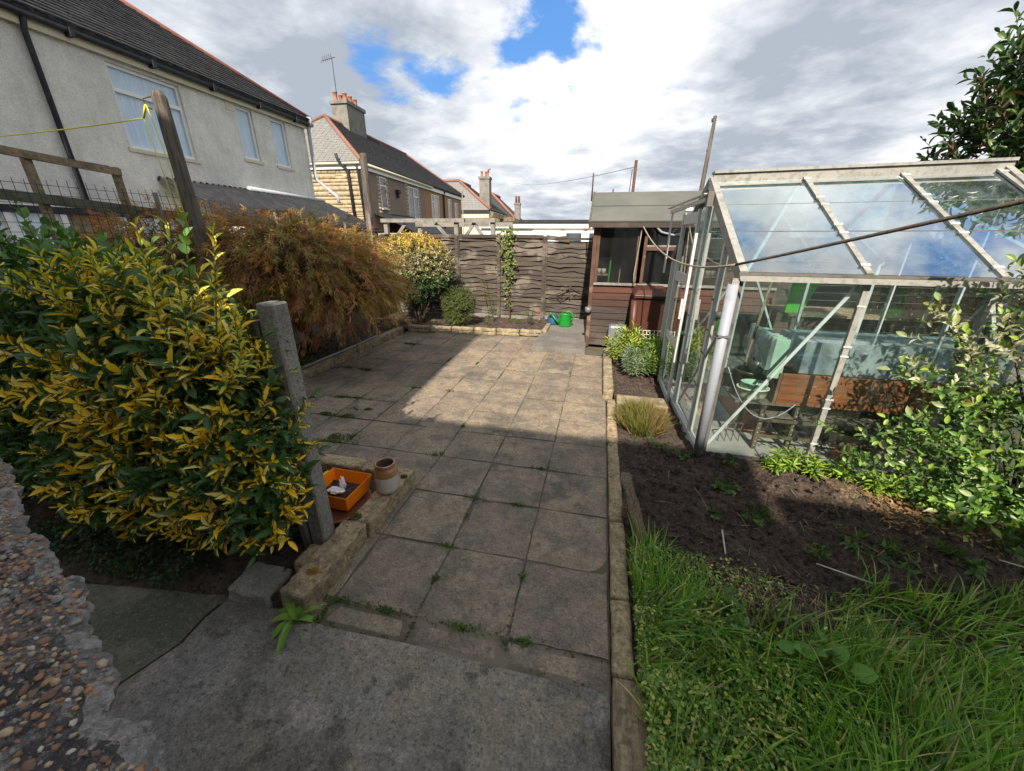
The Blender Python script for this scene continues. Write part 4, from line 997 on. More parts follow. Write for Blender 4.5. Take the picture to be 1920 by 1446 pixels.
# roof glass: three overlapping courses in each bay, front and back
xb = [(.96, .945), (1.71, 1.64), (2.42, 2.34), (3.07, 2.97)]
for i in range(3):
    for k_ in range(3):
        t0, t1 = (0, .37, .67)[k_], (.375, .675, 1.0)[k_]
        lift = .004 * (3 - k_)
        def pt(j, t, back=False):
            x = xb[j][0] + (xb[j][1] - xb[j][0]) * t; z = ZE + (zr(x) - ZE) * t
            y = GY0 + (GYR - GY0) * t if not back else GY1 + (GYR - GY1) * t
            return Vector((x, y, z))
        e = Vector((.008, 0, 0)); up_ = Vector((0, -.5, .85)) * lift
        slab_quad(pt(i, t0) + e + up_, pt(i + 1, t0) - e + up_, pt(i + 1, t1) - e + up_, pt(i, t1) + e + up_, .003).build('roof_pane', M['roofglass'], gh)
        if k_: BM(pt(i, t0) + e + up_ * 1.6, pt(i + 1, t0) - e + up_ * 1.6, .006, .006).build('pane_lap', M['alu_dark'], gh)
        up2 = Vector((0, .5, .85)) * lift
        slab_quad(pt(i + 1, t0, True) - e + up2, pt(i, t0, True) + e + up2, pt(i, t1, True) + e + up2, pt(i + 1, t1, True) - e + up2, .003).build('roof_pane', M['roofglass'], gh)
# wall glass
for i in range(3):
    a, b = (.975, 1.72, 2.41)[i], (1.72, 2.41, 3.04)[i]
    for z0, z1 in ((.056, .60), (.602, 1.465)):
        B(a + .003, b - .003, GY0 + (.0 if z0 < .5 else -.004), GY0 + (.003 if z0 < .5 else -.001), z0, z1).build('pane', M['sideglass'], gh)
        B(a + .003, b - .003, GY1 - .001, GY1 + .002, z0, z1).build('pane', M['sideglass'], gh)
def gpane(y0, y1, x0, x1, zb=.056, zt=None):
    mb = MB(); za, zb_ = (gable_top(y0) - .04, gable_top(y1) - .04) if zt is None else (zt, zt)
    V = [(x0, y0, zb), (x1, y1, zb), (x1, y1, zb_), (x0, y0, za)]
    mb.add(V + [(v[0] + .003, v[1], v[2]) for v in V], [(0, 3, 2, 1), (4, 5, 6, 7), (0, 1, 5, 4), (1, 2, 6, 5), (2, 3, 7, 6), (3, 0, 4, 7)]); return mb
for y0, y1 in ((3.03, 3.41), (3.43, 4.08), (4.88, 5.22)): gpane(y0, y1, XG(y0), XG(y1)).build('pane', M['sideglass'], gh)
gpane(4.12, 4.86, XG(4.12), XG(4.86), 1.97).build('pane', M['sideglass'], gh)
for y0, y1 in ((3.03, 3.7), (3.72, 4.5), (4.52, 5.22)): gpane(y0, y1, 3.04, 3.04).build('pane', M['sideglass'], gh)
# sliding door
XD = lambda y: XG(y) - .045
dr = MB().box(XD(4.5) - .012, XD(4.5) + .012, 4.13, 4.185, .02, 1.98).build('door', M['alu_shade_lift'], gh)
for y in (4.80,): B(XD(4.8) - .012, XD(4.8) + .012, y, y + .05, .02, 1.98).build('door_stile', M['alu_shade_lift'], dr)
for z, h_ in ((.02, .06), (.62, .075), (1.28, .10), (1.86, .10)): B(XD(4.5) - .013, XD(4.5) + .011, 4.187, 4.80, z, z + h_).build('door_rail', M['alu_shade_lift'], dr)
for z0, z1 in ((.082, .618), (.698, 1.278), (1.382, 1.858)): B(XD(4.5) - .002, XD(4.5) + .002, 4.19, 4.797, z0, z1).build('door_pane', M['sideglass'], dr)
B(XD(4.5) - .035, XD(4.5) - .015, 4.14, 4.17, .95, 1.15).build('door_handle', M['alu_shade_lift'], dr)
BM((XD(3.95) - .01, 3.93, 2.045), (XD(5.5) - .01, 5.55, 2.03), .03, .035).build('door_track', M['alu_shade_lift'], gh)
BM((XD(3.95) - .03, 3.93, 2.085), (XD(5.5) - .03, 5.62, 2.075), .05, .008).build('door_track', M['alu_shade_lift'], gh)
B(XD(4) - .03, XD(4) + .02, 3.88, 3.96, 1.98, 2.1).build('track_bracket', M['alu_dark'], gh)
BM((XD(5.5) - .01, 5.45, 2.03), (XD(5.5) - .01, 5.47, 1.30), .02, .03).build('track_arm', M['alu_shade_lift'], gh)
# diagonal braces
for a, b in (((.985, 3.05, .10), (1.70, 3.045, 1.44)), ((.95, 3.08, 1.15), (.93, 3.95, .12)), ((1.0, 5.2, .1), (1.7, 5.2, 1.45)), ((2.42, 5.2, .1), (1.75, 5.2, 1.45)), ((2.9, 3.1, 1.5), (2.3, 4.1, 2.2)), ((1.0, 3.1, 1.45), (1.6, 4.1, 2.15)), ((2.44, 3.05, 1.4), (3.0, 3.05, .1))):
    BM(a, b, .022, .012, (0, -1, .2)).build('brace', M['alu_blue'], gh)
# grey rain pipe strapped to the corner, outside
pp = thing('rain_pipe', 'thick grey plastic pipe standing strapped to the greenhouse corner', 'pipe', (.91, 2.94, .05))
MB().tube([(.905, 2.935, .09), (.905, 2.945, 1.43)], .036, 20).build('pipe', M['pvc'], pp)
B(.865, .945, 2.90, 2.985, 1.06, 1.075).build('strap', M['strap'], pp)
B(.885, .93, 2.915, 2.96, 1.43, 1.47).build('outlet', M['alu'], pp)

# ---- inside the greenhouse
st = thing('potting_bench', 'rusty angle iron bench inside the greenhouse', 'bench', (1.5, 3.4, 0))
for x, y in ((1.42, 3.22), (1.68, 3.24), (2.85, 3.24), (1.42, 3.62), (1.68, 3.7), (2.85, 3.7)):
    lg = MB().box(x - .018, x + .018, y, y + .004, .03, .44).box(x - .018, x - .014, y + .004, y + .035, .03, .44).build('leg', M['angle'], st)
    if y < 3.3:
        V = MB()
        for j in range(9): V.box(x - .005, x + .005, y - .001, y + .0, .06 + j * .042, .072 + j * .042)
        V.build('slot_row', M['concrete_pale'], lg)
for z in (.15, .30): B(1.40, 2.9, 3.215, 3.219, z, z + .03).build('rail', M['angle'], st)
for i in range(6): B(1.36 + (i >= 6) * 0, 2.9, 3.24 + i * .085, 3.318 + i * .085, .30 + .031, .345).build('shelf_slat', M['post_wood'], st)
for i in range(7): B(1.20, 1.62, 3.24 + i * .075, 3.308 + i * .075, .44, .458).build('top_board', M['post_wood'], st)
BM((1.42, 3.25, .40), (1.66, 3.22, .05), .02, .006).build('strut', M['rust'], st)
tr = thing('wooden_trough', 'reddish wooden growing trough on the greenhouse bench', 'trough', (2.2, 3.4, .45))
B(1.50, 2.95, 3.24, 3.265, .455, .72).build('front_board', M['trough'], tr, .003)
B(1.50, 2.95, 3.78, 3.80, .455, .72).build('back_board', M['trough'], tr, .003)
B(1.475, 1.498, 3.24, 3.80, .455, .72).build('end_board', M['shed_trim'], tr, .003)
B(2.952, 2.975, 3.24, 3.80, .455, .72).build('end_board', M['shed_trim'], tr, .003)
B(1.5, 2.95, 3.27, 3.78, .5, .60).build('compost', M['soil'], tr)
B(1.5, 2.95, 3.27, 3.78, .44, .455).build('base_board', M['post_wood'], tr)
cv = thing('plastic_cloche', 'long clear plastic cover box lying on the wooden trough', 'cloche', (2.2, 3.5, .72))
B(1.62, 2.9, 3.28, 3.285, .722, .98).build('front_sheet', M['plastic_clear'], cv)
B(1.62, 2.9, 3.74, 3.745, .722, .98).build('back_sheet', M['plastic_clear'], cv)
B(1.62, 2.9, 3.286, 3.739, .975, .98).build('top_sheet', M['plastic_clear'], cv)
B(1.62, 1.625, 3.286, 3.739, .722, .974).build('end_sheet', M['plastic_clear'], cv)
for i in range(5): B(1.7 + i * .24, 1.9 + i * .24, 3.35, 3.6, .722, .78 + .03 * (i % 2)).build('seed_tray', M['beige_pl' if i % 2 else 'can_blue'], cv)
mt = thing('mint_box', 'pale green ribbed polystyrene box propped on the end of the trough', 'box', (1.45, 3.45, .72))
MB().box(1.40, 1.46, 3.26, 3.75, .73, .98).build('body', M['mint'], mt, .008)
for i in range(7): B(1.395, 1.495, 3.255 + i * .07, 3.29 + i * .07, .67, .992).build('rib', M['mint'], mt, .004)
B(1.36, 1.392, 3.25, 3.74, .74, 1.02).build('clear_side', M['plastic_clear'], mt)
def pot(name, label, c, r0, r1, h, m_, group=None, n=28, cat='pot', rim=.006):
    o = MB().lathe([(r0 * .2, 0), (r0, 0), (r1, h - .02), (r1 + rim, h - .02), (r1 + rim, h), (r1 - .004, h), (r0 - .004, .02), (.001, .02)], c, n).build(name, m_); return tag(o, label, cat, group)
pot('black_pot', 'large black plastic pot on the bench beside the mint box', (1.35, 3.5, .46), .085, .11, .20, M['black_pl'])
pot('dark_pot', 'small dark pot at the left end of the greenhouse bench', (1.25, 3.62, .46), .06, .075, .14, M['black_pl'])
tag(MB().lathe([(.07, 0), (.09, .11), (.095, .11), (.072, -.005)], (1.38, 3.42, .665), 20, 1, .7).build('round_tray', M['black_pl']), 'black plastic tray tipped on top of the large black pot', 'tray')
pl = thing('round_planter', 'beige round planter bowl with a green dish in it on the bench', 'planter', (1.33, 3.30, .46))
MB().lathe([(.03, 0), (.07, 0), (.105, .045), (.115, .10), (.118, .10), (.118, .112), (.108, .112), (.095, .05), (.001, .03)], (1.33, 3.30, .46), 32, 1.05, .8).build('bowl', M['beige_pl'], pl)
MB().lathe([(.05, .02), (.095, .085), (.10, .13), (.104, .13), (.104, .137), (.094, .135), (.05, .03)], (1.34, 3.32, .47), 32, 1.0, .75).build('dish', M['mint'], pl)
fk = thing('garden_fork', 'rusty garden fork standing tines down inside the greenhouse corner', 'fork', (1.25, 3.4, .03))
MB().tube([(1.36, 3.42, .60), (1.28, 3.36, .24)], .013, 10).build('handle', M['post_wood'], fk)
MB().tube([(1.28, 3.36, .25), (1.268, 3.35, .19)], .011, 8).build('socket', M['rust'], fk)
MB().tube([(1.18, 3.33, .185), (1.20, 3.335, .195), (1.34, 3.37, .195), (1.36, 3.375, .185)], .007, 6).build('shoulder', M['rust'], fk)
for i in range(4): MB().tube([(1.18 + i * .06, 3.33 + i * .015, .19), (1.165 + i * .06, 3.32 + i * .015, .12), (1.155 + i * .06, 3.29 + i * .015, .035)], [.006, .005, .003], 6).build('tine', M['rust'], fk)
tag(MB().tube([(1.30, 3.55, .45), (1.40, 3.62, 1.45)], .012, 8).build('cane', M['tan_wood']), 'brown wooden cane leaning upright inside the greenhouse', 'cane')
tag(MB().tube([(1.15, 3.9, .03), (1.05, 4.4, 1.05)], .012, 8).build('cane', M['tan_wood']), 'shorter cane leaning towards the greenhouse door', 'cane')
tag(MB().tube([(1.05 + .55 * t, 3.12 + .03 * t, .36 + (.42 * (1 - t / .65) ** 2 if t < .65 else .14 * ((t - .65) / .35) ** 2)) for t in [i / 20 for i in range(21)]], .004, 6).build('hanging_cable', M['pvc']), 'thin white cable looping down inside the greenhouse glass', 'cable')
pot('stone_urn', 'small weathered stone urn on the greenhouse floor under the shelf', (2.2, 3.45, .03), .09, .13, .16, M['pale_stone'])
tag(rock('floor_stone', 2.35, 2.72, 3.25, 3.45, .03, .19, M['pale_stone'], None, .02, 6, 6, 71), 'large cream stone on the greenhouse floor behind the shrub', 'stone')
tag(rock('loose_brick', 2.0, 2.18, 3.16, 3.25, .03, .10, M['brick'], None, .003, 4, 10, 72), 'dusty red brick on the greenhouse floor beside the urn', 'brick')
tag(B(1.75, 2.85, 3.5, 3.95, .02, .14).build('compost_sack', M['black_pl'], None, .03), 'dark sack lying under the greenhouse bench', 'sack')
# beyond: green cloth, staging rear
gc = MB(); gc.add([(2.42, 5.6, 1.28), (2.72, 5.6, 1.28), (2.56, 5.62, .70), (2.40, 5.62, .70), (2.42, 5.64, 1.28), (2.72, 5.64, 1.28), (2.56, 5.66, .70), (2.40, 5.66, .70)], [(0, 3, 2, 1), (4, 5, 6, 7), (0, 1, 5, 4), (1, 2, 6, 5), (2, 3, 7, 6), (3, 0, 4, 7)])
tag(gc.build('green_cloth', M['net_green']), 'bright green folded cloth hanging behind the greenhouse', 'cloth')
tag(MB().tube([(2.5, 5.7, 1.4), (2.7, 5.7, .3)], .012, 8).build('cloth_pole', M['black_pipe']), 'dark pole behind the green cloth', 'pole')
pot('dark_green_can', 'dark green plastic watering pot by the back of the greenhouse', (1.15, 4.9, .02), .10, .12, .62, M['dk_green_pl'])
pb = thing('board_table', 'pale boarded table top behind the greenhouse', 'table', (3.2, 5.8, 0))
for i in range(5): B(2.4, 4.6, 5.5 + i * .15, 5.64 + i * .15, .80, .83).build('board', M['tan_wood'], pb)
for x in (2.5, 4.5):
    for y in (5.55, 6.15): B(x - .03, x + .03, y - .03, y + .03, 0, .80).build('leg', M['tan_wood'], pb)

# ================================================================== LOOSE THINGS
wc = thing('watering_can', 'bright green plastic watering can on the paving by the shed', 'watering can', (-.62, 7.5, .075))
cx_, cy_ = -.60, 7.5
MB().lathe([(.02, 0), (.125, 0), (.13, .02), (.118, .12), (.121, .13), (.105, .235), (.108, .245), (.09, .25)], (cx_, cy_, .076), 28, 1, .8).build('body', M['can_green'], wc)
MB().tube([(cx_ - .11, cy_, .13), (cx_ - .19, cy_ - .01, .20), (cx_ - .27, cy_ - .02, .30)], [.032, .022, .017], 12).build('spout', M['can_green'], wc)
MB().tube([(cx_ - .275, cy_ - .02, .29), (cx_ - .30, cy_ - .023, .325)], [.018, .034], 12).build('rose_head', M['can_green'], wc)
MB().tube([(cx_ - .08, cy_, .31), (cx_ - .04, cy_, .365), (cx_ + .06, cy_, .37), (cx_ + .13, cy_, .33), (cx_ + .155, cy_, .25), (cx_ + .125, cy_, .16)], .014, 10).build('handle', M['can_green'], wc)
MB().tube([(cx_ - .09, cy_, .30), (cx_ - .02, cy_ - .05, .335), (cx_ + .05, cy_, .33)], .010, 8).build('brace', M['can_green'], wc)
bc = thing('blue_can', 'dark blue watering can mostly hidden behind the green one', 'watering can', (-.85, 7.62, .075))
MB().lathe([(.02, 0), (.12, 0), (.115, .03), (.10, .15), (.09, .16)], (-.86, 7.62, .076), 24, 1.1, .8).build('body', M['can_blue'], bc)
MB().tube([(-.94, 7.62, .2), (-.90, 7.62, .29), (-.80, 7.62, .28), (-.76, 7.62, .2)], .012, 8).build('handle', M['can_blue'], bc)
# airer hanging on the fence
ah = thing('clothes_hanger', 'grey wire folding airer hanging low on the fence', 'airer', (-.6, 8.26, .6))
for a, b in (((-.86, .52), (-.60, .76)), ((-.60, .76), (-.26, .62)), ((-.86, .52), (-.78, .46)), ((-.78, .46), (-.52, .62)), ((-.52, .62), (-.36, .56)), ((-.36, .56), (-.28, .48)), ((-.60, .76), (-.59, .50)), ((-.26, .62), (-.34, .50)), ((-.9, .58), (-.6, .72))):
    MB().tube([(a[0], 8.25, a[1]), (b[0], 8.24, b[1])], .008, 6).build('bar', M['wood_grey'], ah)
# bin
bn = thing('wheelie_bin', 'brown lidded bin standing between shed and greenhouse', 'bin', (.72, 5.9, 0))
MB().add([(.56, 5.72, .02), (.92, 5.72, .02), (.92, 6.1, .02), (.56, 6.1, .02), (.52, 5.68, .93), (.96, 5.68, .93), (.96, 6.16, .93), (.52, 6.16, .93)], [(0, 3, 2, 1), (4, 5, 6, 7), (0, 1, 5, 4), (1, 2, 6, 5), (2, 3, 7, 6), (3, 0, 4, 7)]).build('body', M['bin_brown'], bn, .025)
B(.50, .98, 5.64, 6.18, .932, .965).build('rim', M['bin_brown'], bn, .008)
MB().add([(.49, 5.62, .966), (.99, 5.62, .966), (.99, 6.19, .966), (.49, 6.19, .966), (.54, 5.70, 1.04), (.94, 5.70, 1.04), (.94, 6.17, 1.06), (.54, 6.17, 1.06)], [(0, 3, 2, 1), (4, 5, 6, 7), (0, 1, 5, 4), (1, 2, 6, 5), (2, 3, 7, 6), (3, 0, 4, 7)]).build('lid', M['bin_brown'], bn, .012)
MB().tube([(.545, 5.72, .03), (.515, 5.68, .90)], .05, 12).build('corner_fold', M['bin_brown'], bn)
tag(MB().box(.20, .49, 6.0, 6.2, .0, .45).build('storage_box', M['box_grey'], None, .04), 'grey plastic storage box against the shed boards', 'box')
wg = thing('wire_grid', 'small white wire grid panel beside the brown bin', 'wire panel', (.7, 5.58, 0))
for i in range(7): MB().tube([(.62 + i * .05, 5.56, .05), (.62 + i * .05, 5.56, .50)], .0035, 5).build('wire', M['white_upvc'], wg)
for i in range(8): MB().tube([(.61, 5.563, .08 + i * .06), (.93, 5.563, .08 + i * .06)], .0035, 5).build('wire', M['white_upvc'], wg)
bl = MB().tube([(SX0 + .01, SY - .06, .60), (SX0 + .01, SY - .06, .68)], .05, 14).build('hose_fitting', M['box_grey']); tag(bl, 'small blue grey reel fixed low on the shed corner post', 'bracket')

# rope from the shed to the right, in two weathers
def sag(a, b, s, n=14):
    a, b = Vector(a), Vector(b); return [a.lerp(b, i / n) - Vector((0, 0, s * 4 * (i / n) * (1 - i / n))) for i in range(n + 1)]
rp = thing('rope_line', 'old rope sagging from the shed past the greenhouse corner and up to the right', 'rope', (.9, 3, 1.5))
MB().tube(sag((.54, 6.2, 1.90), (.88, 2.9, 1.56), .20, 20), .008, 8).build('slack_rope', M['rope'], rp)
MB().tube(sag((.88, 2.9, 1.56), (2.05, .2, 2.28), .02, 16), .0085, 8).build('taut_rope', M['rope_dark'], rp)
MB().tube([(.545, 6.20, 1.93), (.53, 6.18, 1.70), (.50, 6.20, 1.2), (.51, 6.2, 1.06)], .009, 6).build('rope_tail', M['rope'], rp)
MB().tube([(.54, 6.18, 1.86), (.56, 6.17, 1.92), (.53, 6.18, 1.96)], .022, 8).build('knot', M['rope'], rp)
tag(MB().tube([(.72, 6.2, 1.88), (.80, 6.05, 1.80), (.95, 5.9, 1.76), (1.08, 5.8, 1.80), (1.15, 5.7, 1.90)], .014, 10).build('white_pipe', M['pvc']), 'short curved white pipe hooked under the shed eave', 'pipe')
tag(MB().lathe([(.001, .05), (.04, .04), (.06, .0), (.001, -.01)], (1.02, 5.55, 2.04), 14).build('plastic_plug', M['white_upvc']), 'small white plastic cap on the far end of the door track', 'cap')
# poles
po = thing('leaning_pole', 'tall weathered wooden pole rising behind the shed roof', 'pole', (1.78, 8.6, 0))
MB().tube([(1.70, 8.8, 0), (1.745, 8.65, 2.6), (1.76, 8.6, 3.76)], [.045, .04, .03], 10).build('shaft', M['post_wood'], po)
MB().tube([(1.71, 8.56, 3.66), (1.70, 8.53, 3.70), (1.735, 8.56, 3.72)], .012, 6).build('hook', M['rust'], po)
B(1.70, 1.72, 8.55, 8.57, 3.2, 3.24).build('cleat', M['rust'], po)
tag(MB().tube([(.67, 12, -.1), (.68, 12, 3.66)], .04, 8).build('washing_pole', M['rust']), 'thin rusty clothes pole beyond the fence, with a line on it', 'pole')
tag(MB().tube([(.60, 12.0, 3.45), (.56, 12.0, 2.2)], .01, 5).build('pulley_cord', M['wire']), 'thin cord hanging beside the rusty clothes pole', 'cord')
tag(MB().tube(sag((.65, 12, 3.5), (-9.5, 42, 6.9), .3, 20), .007, 5).build('washing_line', M['wire']), 'thin line running from the rusty pole towards the distant houses', 'line')
tag(MB().tube([(-.25, 7.2, 2.3), (-.25, 7.2, 2.72)], .012, 6).build('thin_rod', M['rust']), 'thin rod sticking up at the left end of the shed roof', 'rod')
tag(MB().tube([(.15, 12, 0), (.15, 12, 2.98)], .02, 6).build('short_rod', M['post_wood']), 'short thin post just showing above the shed roof', 'post')
tag(MB().tube([(-3.3, 9.3, 0), (-3.3, 9.3, 2.75)], .012, 6).build('thin_pole', M['pergola_wood']), 'thin upright pole standing among the pergola timbers', 'pole')

# left side posts, net, frame
cp = thing('line_post', 'thick weathered post leaning up by the house with yellow line tied to it', 'post', (-4.2, 3.46, 0))
MB().tube([(-4.20, 3.46, 0), (-4.18, 3.46, 1.5), (-4.22, 3.47, 2.93), (-4.235, 3.47, 2.97)], [.075, .07, .06, .05], 12).build('post', M['post_wood'], cp)
MB().tube([(-4.27, 3.43, 2.93), (-4.33, 3.40, 2.91), (-4.33, 3.40, 2.85), (-4.28, 3.42, 2.83)], .006, 6).build('hook', M['rust'], cp)
yl = thing('yellow_line', 'thin yellow washing line tied to the weathered post', 'washing line', (-4.4, 3.46, 2.77))
kn = Vector((-4.44, 3.44, 2.77))
MB().tube([(-4.32, 3.40, 2.86), kn], .010, 6).build('knot', M['yellow_rope'], yl)
MB().tube(sag(kn, (-7.2, 3.0, 2.58), .03), .006, 6).build('line', M['yellow_rope'], yl)
MB().tube([kn, (-4.38, 3.42, 2.4), (-4.30, 3.40, 1.85)], .005, 6).build('line', M['yellow_rope'], yl)
MB().tube([(-4.31, 3.40, 2.85), (-4.25, 3.40, 2.4), (-4.20, 3.38, 1.8)], .005, 6).build('line', M['yellow_rope'], yl)
op = thing('fence_post', 'tall weathered timber post at the far end of the boundary wall', 'post', (-4.7, 7.6, 0))
MB().tube([(-4.78, 7.6, 0), (-4.74, 7.6, 1.8), (-4.70, 7.6, 3.18), (-4.70, 7.6, 3.22)], [.08, .075, .068, .055], 10).build('post', M['post_wood'], op)
BM((-4.66, 7.49, 1.2), (-4.66, 7.49, 2.15), .05, .02).build('splint', M['pergola_wood'], op)
fr = thing('clothes_arbour', 'open weathered timber frame beyond the hedge at the left edge', 'frame', (-5.4, 3, 0))
for (x, y, zt) in ((-5.4, 2.98, 2.44), (-5.4, 3.70, 2.42), (-5.4, 2.3, 2.45)):
    BM((x, y, 0), (x, y, zt), .07, .05).build('post', M['tan_wood'], fr)
BM((-5.36, 1.6, 2.50), (-5.36, 3.72, 2.37), .04, .07).build('rail', M['tan_wood'], fr)
BM((-5.38, 3.0, 2.425), (-5.38, 3.62, 2.405), .07, .03).build('rail', M['pergola_wood'], fr)
BM((-5.34, 2.0, 2.10), (-5.34, 4.25, 1.95), .05, .09).build('rail', M['green_wood'], fr)
nt = thing('garden_netting', 'dark square mesh netting along the left boundary', 'netting', (-4.85, 5, 1.5))
mb = MB(); ny = 82; zt = lambda y: 2.17 - max(0, y - 3.9) * .085 + .012 * math.sin(y * 9)
wob = lambda a, b: mn.noise(Vector((a * 3, b * 3, 1))) * .015
for i in range(ny):
    y = 1.9 + i * .072
    mb.tube([(-4.87, y + wob(y, z / 5), 1.5 + (zt(y) - 1.5) * z / 5) for z in range(6)], .0028, 3, False)
for j in range(9):
    mb.tube([(-4.87, 1.9 + i * .2, min(1.5 + j * .078 + wob(i, j), zt(1.9 + i * .2))) for i in range(30)], .0028, 3, False)
o = mb.build('mesh_strands', M['wire'], nt); o['kind'] = 'stuff'
for y, h_ in ((3.62, 2.15), (5.25, 2.05), (5.9, 2.0), (6.9, 1.95)): BM((-4.80, y, 1.1), (-4.83, y, h_), .04, .025).build('stake', M['pergola_wood'], nt)
tb = thing('broken_gate', 'small ruined timber frame above the maple near the house corner', 'frame', (-5.3, 6, 0))
BM((-5.3, 5.5, 2.05), (-5.3, 6.15, 2.10), .03, .07).build('rail', M['trough'], tb); B(-5.35, -5.25, 6.1, 6.2, 0, 2.15).build('post', M['post_wood'], tb)
BM((-5.3, 5.55, 2.02), (-5.3, 6.1, 1.75), .03, .05).build('brace', M['pergola_wood'], tb)

# ------------------------------------------------------------------ concrete post with slot and mesh
cpst = thing('concrete_post', 'square concrete fence post with rough top beside the variegated bush', 'post', (-1.47, 1.44, 0))
pst = rock('post', -1.485, -1.393, 1.39, 1.485, -.05, 1.44, M['post_conc'], cpst, .0022, 3, 30, 60)
pst.data.polygons.foreach_set('use_smooth', [False] * len(pst.data.polygons))
B(-1.525, -1.492, 1.37, 1.50, -.05, 1.36).build('timber_strip', M['post_wood'], cpst)
B(-1.545, -1.527, 1.40, 1.48, -.05, 1.34).build('slot', M['black_pipe'], cpst)
wn = thing('wire_mesh', 'grey wire mesh at the foot of the variegated bush', 'wire mesh', (-1.9, 1.42, 0))
mb = MB()
for i in range(34): mb.tube([(-1.55 - i * .045, 1.43, .0), (-1.55 - i * .045, 1.43, .9)], .0016, 3, False)
for j in range(20): mb.tube([(-1.54, 1.431, .02 + j * .045), (-3.1, 1.431, .02 + j * .045)], .0016, 3, False)
o = mb.build('mesh_strands', M['wire_grey'], wn); o['kind'] = 'stuff'
B(-3.2, -1.56, 1.46, 1.50, -.05, .16).build('kick_board', M['shed_dark'], wn)

# orange tray, dish, jar
def rot2(x, y, a): return (x * math.cos(a) - y * math.sin(a), x * math.sin(a) + y * math.cos(a))
ot = thing('orange_tray', 'bright orange plastic tray with soil and tissue in the small bed', 'tray', (-1.57, 1.87, .08))
def tray(cx0, cy0, z0, z1, w0, d0, w1, d1, ang, th=.008):
    V = []
    for (w_, d_, z_) in ((w0, d0, z0), (w1, d1, z1), (w1 - th, d1 - th, z1), (w0 - th, d0 - th, z0 + .01)):
        for sx_, sy_ in ((-1, -1), (1, -1), (1, 1), (-1, 1)):
            q = rot2(sx_ * w_ / 2, sy_ * d_ / 2, ang); V.append((cx0 + q[0], cy0 + q[1], z_))
    F = [(3, 2, 1, 0), (12, 13, 14, 15)]
    for l in range(3):
        for j in range(4):
            k2 = (j + 1) % 4; F.append((l * 4 + j, l * 4 + k2, l * 4 + 4 + k2, l * 4 + 4 + j))
    return MB().add(V, F)
tray(-1.575, 1.79, .075, .195, .26, .23, .31, .28, -.03).build('body', M['orange'], ot, .006)
q = terrain('soil_fill', -1.70, -1.47, 1.68, 1.885, 24, 24, lambda x, y: .125 + (fbm(x, y, 20, 4) - .5) * .03, M['soil'], None)
q.parent = ot; q.matrix_parent_inverse = Matrix.Translation(-ot.location)
def crumple(name, label, c, sx_, sy_, sz_, seed):
    bm = bmesh.new(); bmesh.ops.create_icosphere(bm, subdivisions=3, radius=1)
    for v in bm.verts:
        n_ = mn.noise(v.co * 2.2 + Vector((seed, 0, 0))); v.co = v.co * (1 + n_ * .7); v.co = Vector((v.co.x * sx_, v.co.y * sy_, v.co.z * sz_)) + Vector(c)
    me = bpy.data.meshes.new(name); bm.to_mesh(me); bm.free(); me.materials.append(M['tissue']); return tag(obj(name, me), label, 'tissue')
crumple('tissue', 'crumpled white tissue lying flat in the orange tray', (-1.585, 1.76, .15), .055, .03, .014, 3)
crumple('tissue', 'pointed fold of white tissue standing up in the orange tray', (-1.56, 1.80, .175), .018, .02, .05, 9)
pot('saucer', 'terracotta coloured plastic saucer under the orange tray', (-1.555, 1.74, .03), .16, .195, .05, M['terracotta'], n=40, cat='saucer')
jr = thing('stoneware_jar', 'two tone stoneware jar standing on the stone edging', 'jar', (-1.29, 1.95, .12))
jc = (-1.285, 1.895, .116)
MB().lathe([(.055, 0), (.072, .004), (.077, .03), (.078, .13)], jc, 36).build('lower_body', M['jar_cream'], jr)
MB().lathe([(.0782, .128), (.0775, .155), (.068, .18), (.062, .188), (.066, .196), (.067, .208), (.062, .214), (.056, .212), (.053, .205)], jc, 36).build('shoulder', M['jar_brown'], jr)
MB().lathe([(.0565, .211), (.053, .19), (.06, .15), (.06, .02), (.001, .019)], jc, 36).build('inside', M['jar_in'], jr)
# remove the caps that lathe puts on the open mouths
for o in bpy.data.objects:
    if o.name.startswith(('shoulder', 'inside', 'lower_body')) and o.parent == jr:
        me = o.data; bm = bmesh.new(); bm.from_mesh(me); bmesh.ops.delete(bm, geom=[f for f in bm.faces if len(f.verts) > 20], context='FACES'); bm.to_mesh(me); bm.free()

# stump by the right kerb
sp = rock('stump', .33, .405, 1.84, 1.93, .0, .42, M['driftwood'], None, .012, 6, 16, 77, .15)
tag(sp, 'leaning old wooden stump beside the edging at the grass corner', 'stump')
for v in sp.data.vertices:
    c = v.co; z_ = c.z; c.x -= z_ * .28 - .03; c.y += z_ * .75; c.z = z_ * .62
sk = rock('root_knot', .275, .34, 2.02, 2.12, .04, .15, M['driftwood'], None, .02, 6, 22, 78); tag(sk, 'frayed grey root knot at the top of the leaning stump', 'root')
tag(MB().tube([(.315, 2.2, .02), (.31, 2.22, .26)], .006, 6).build('metal_rod', M['alu_blue']), 'thin metal rod stuck in the soil beside the stump', 'rod')

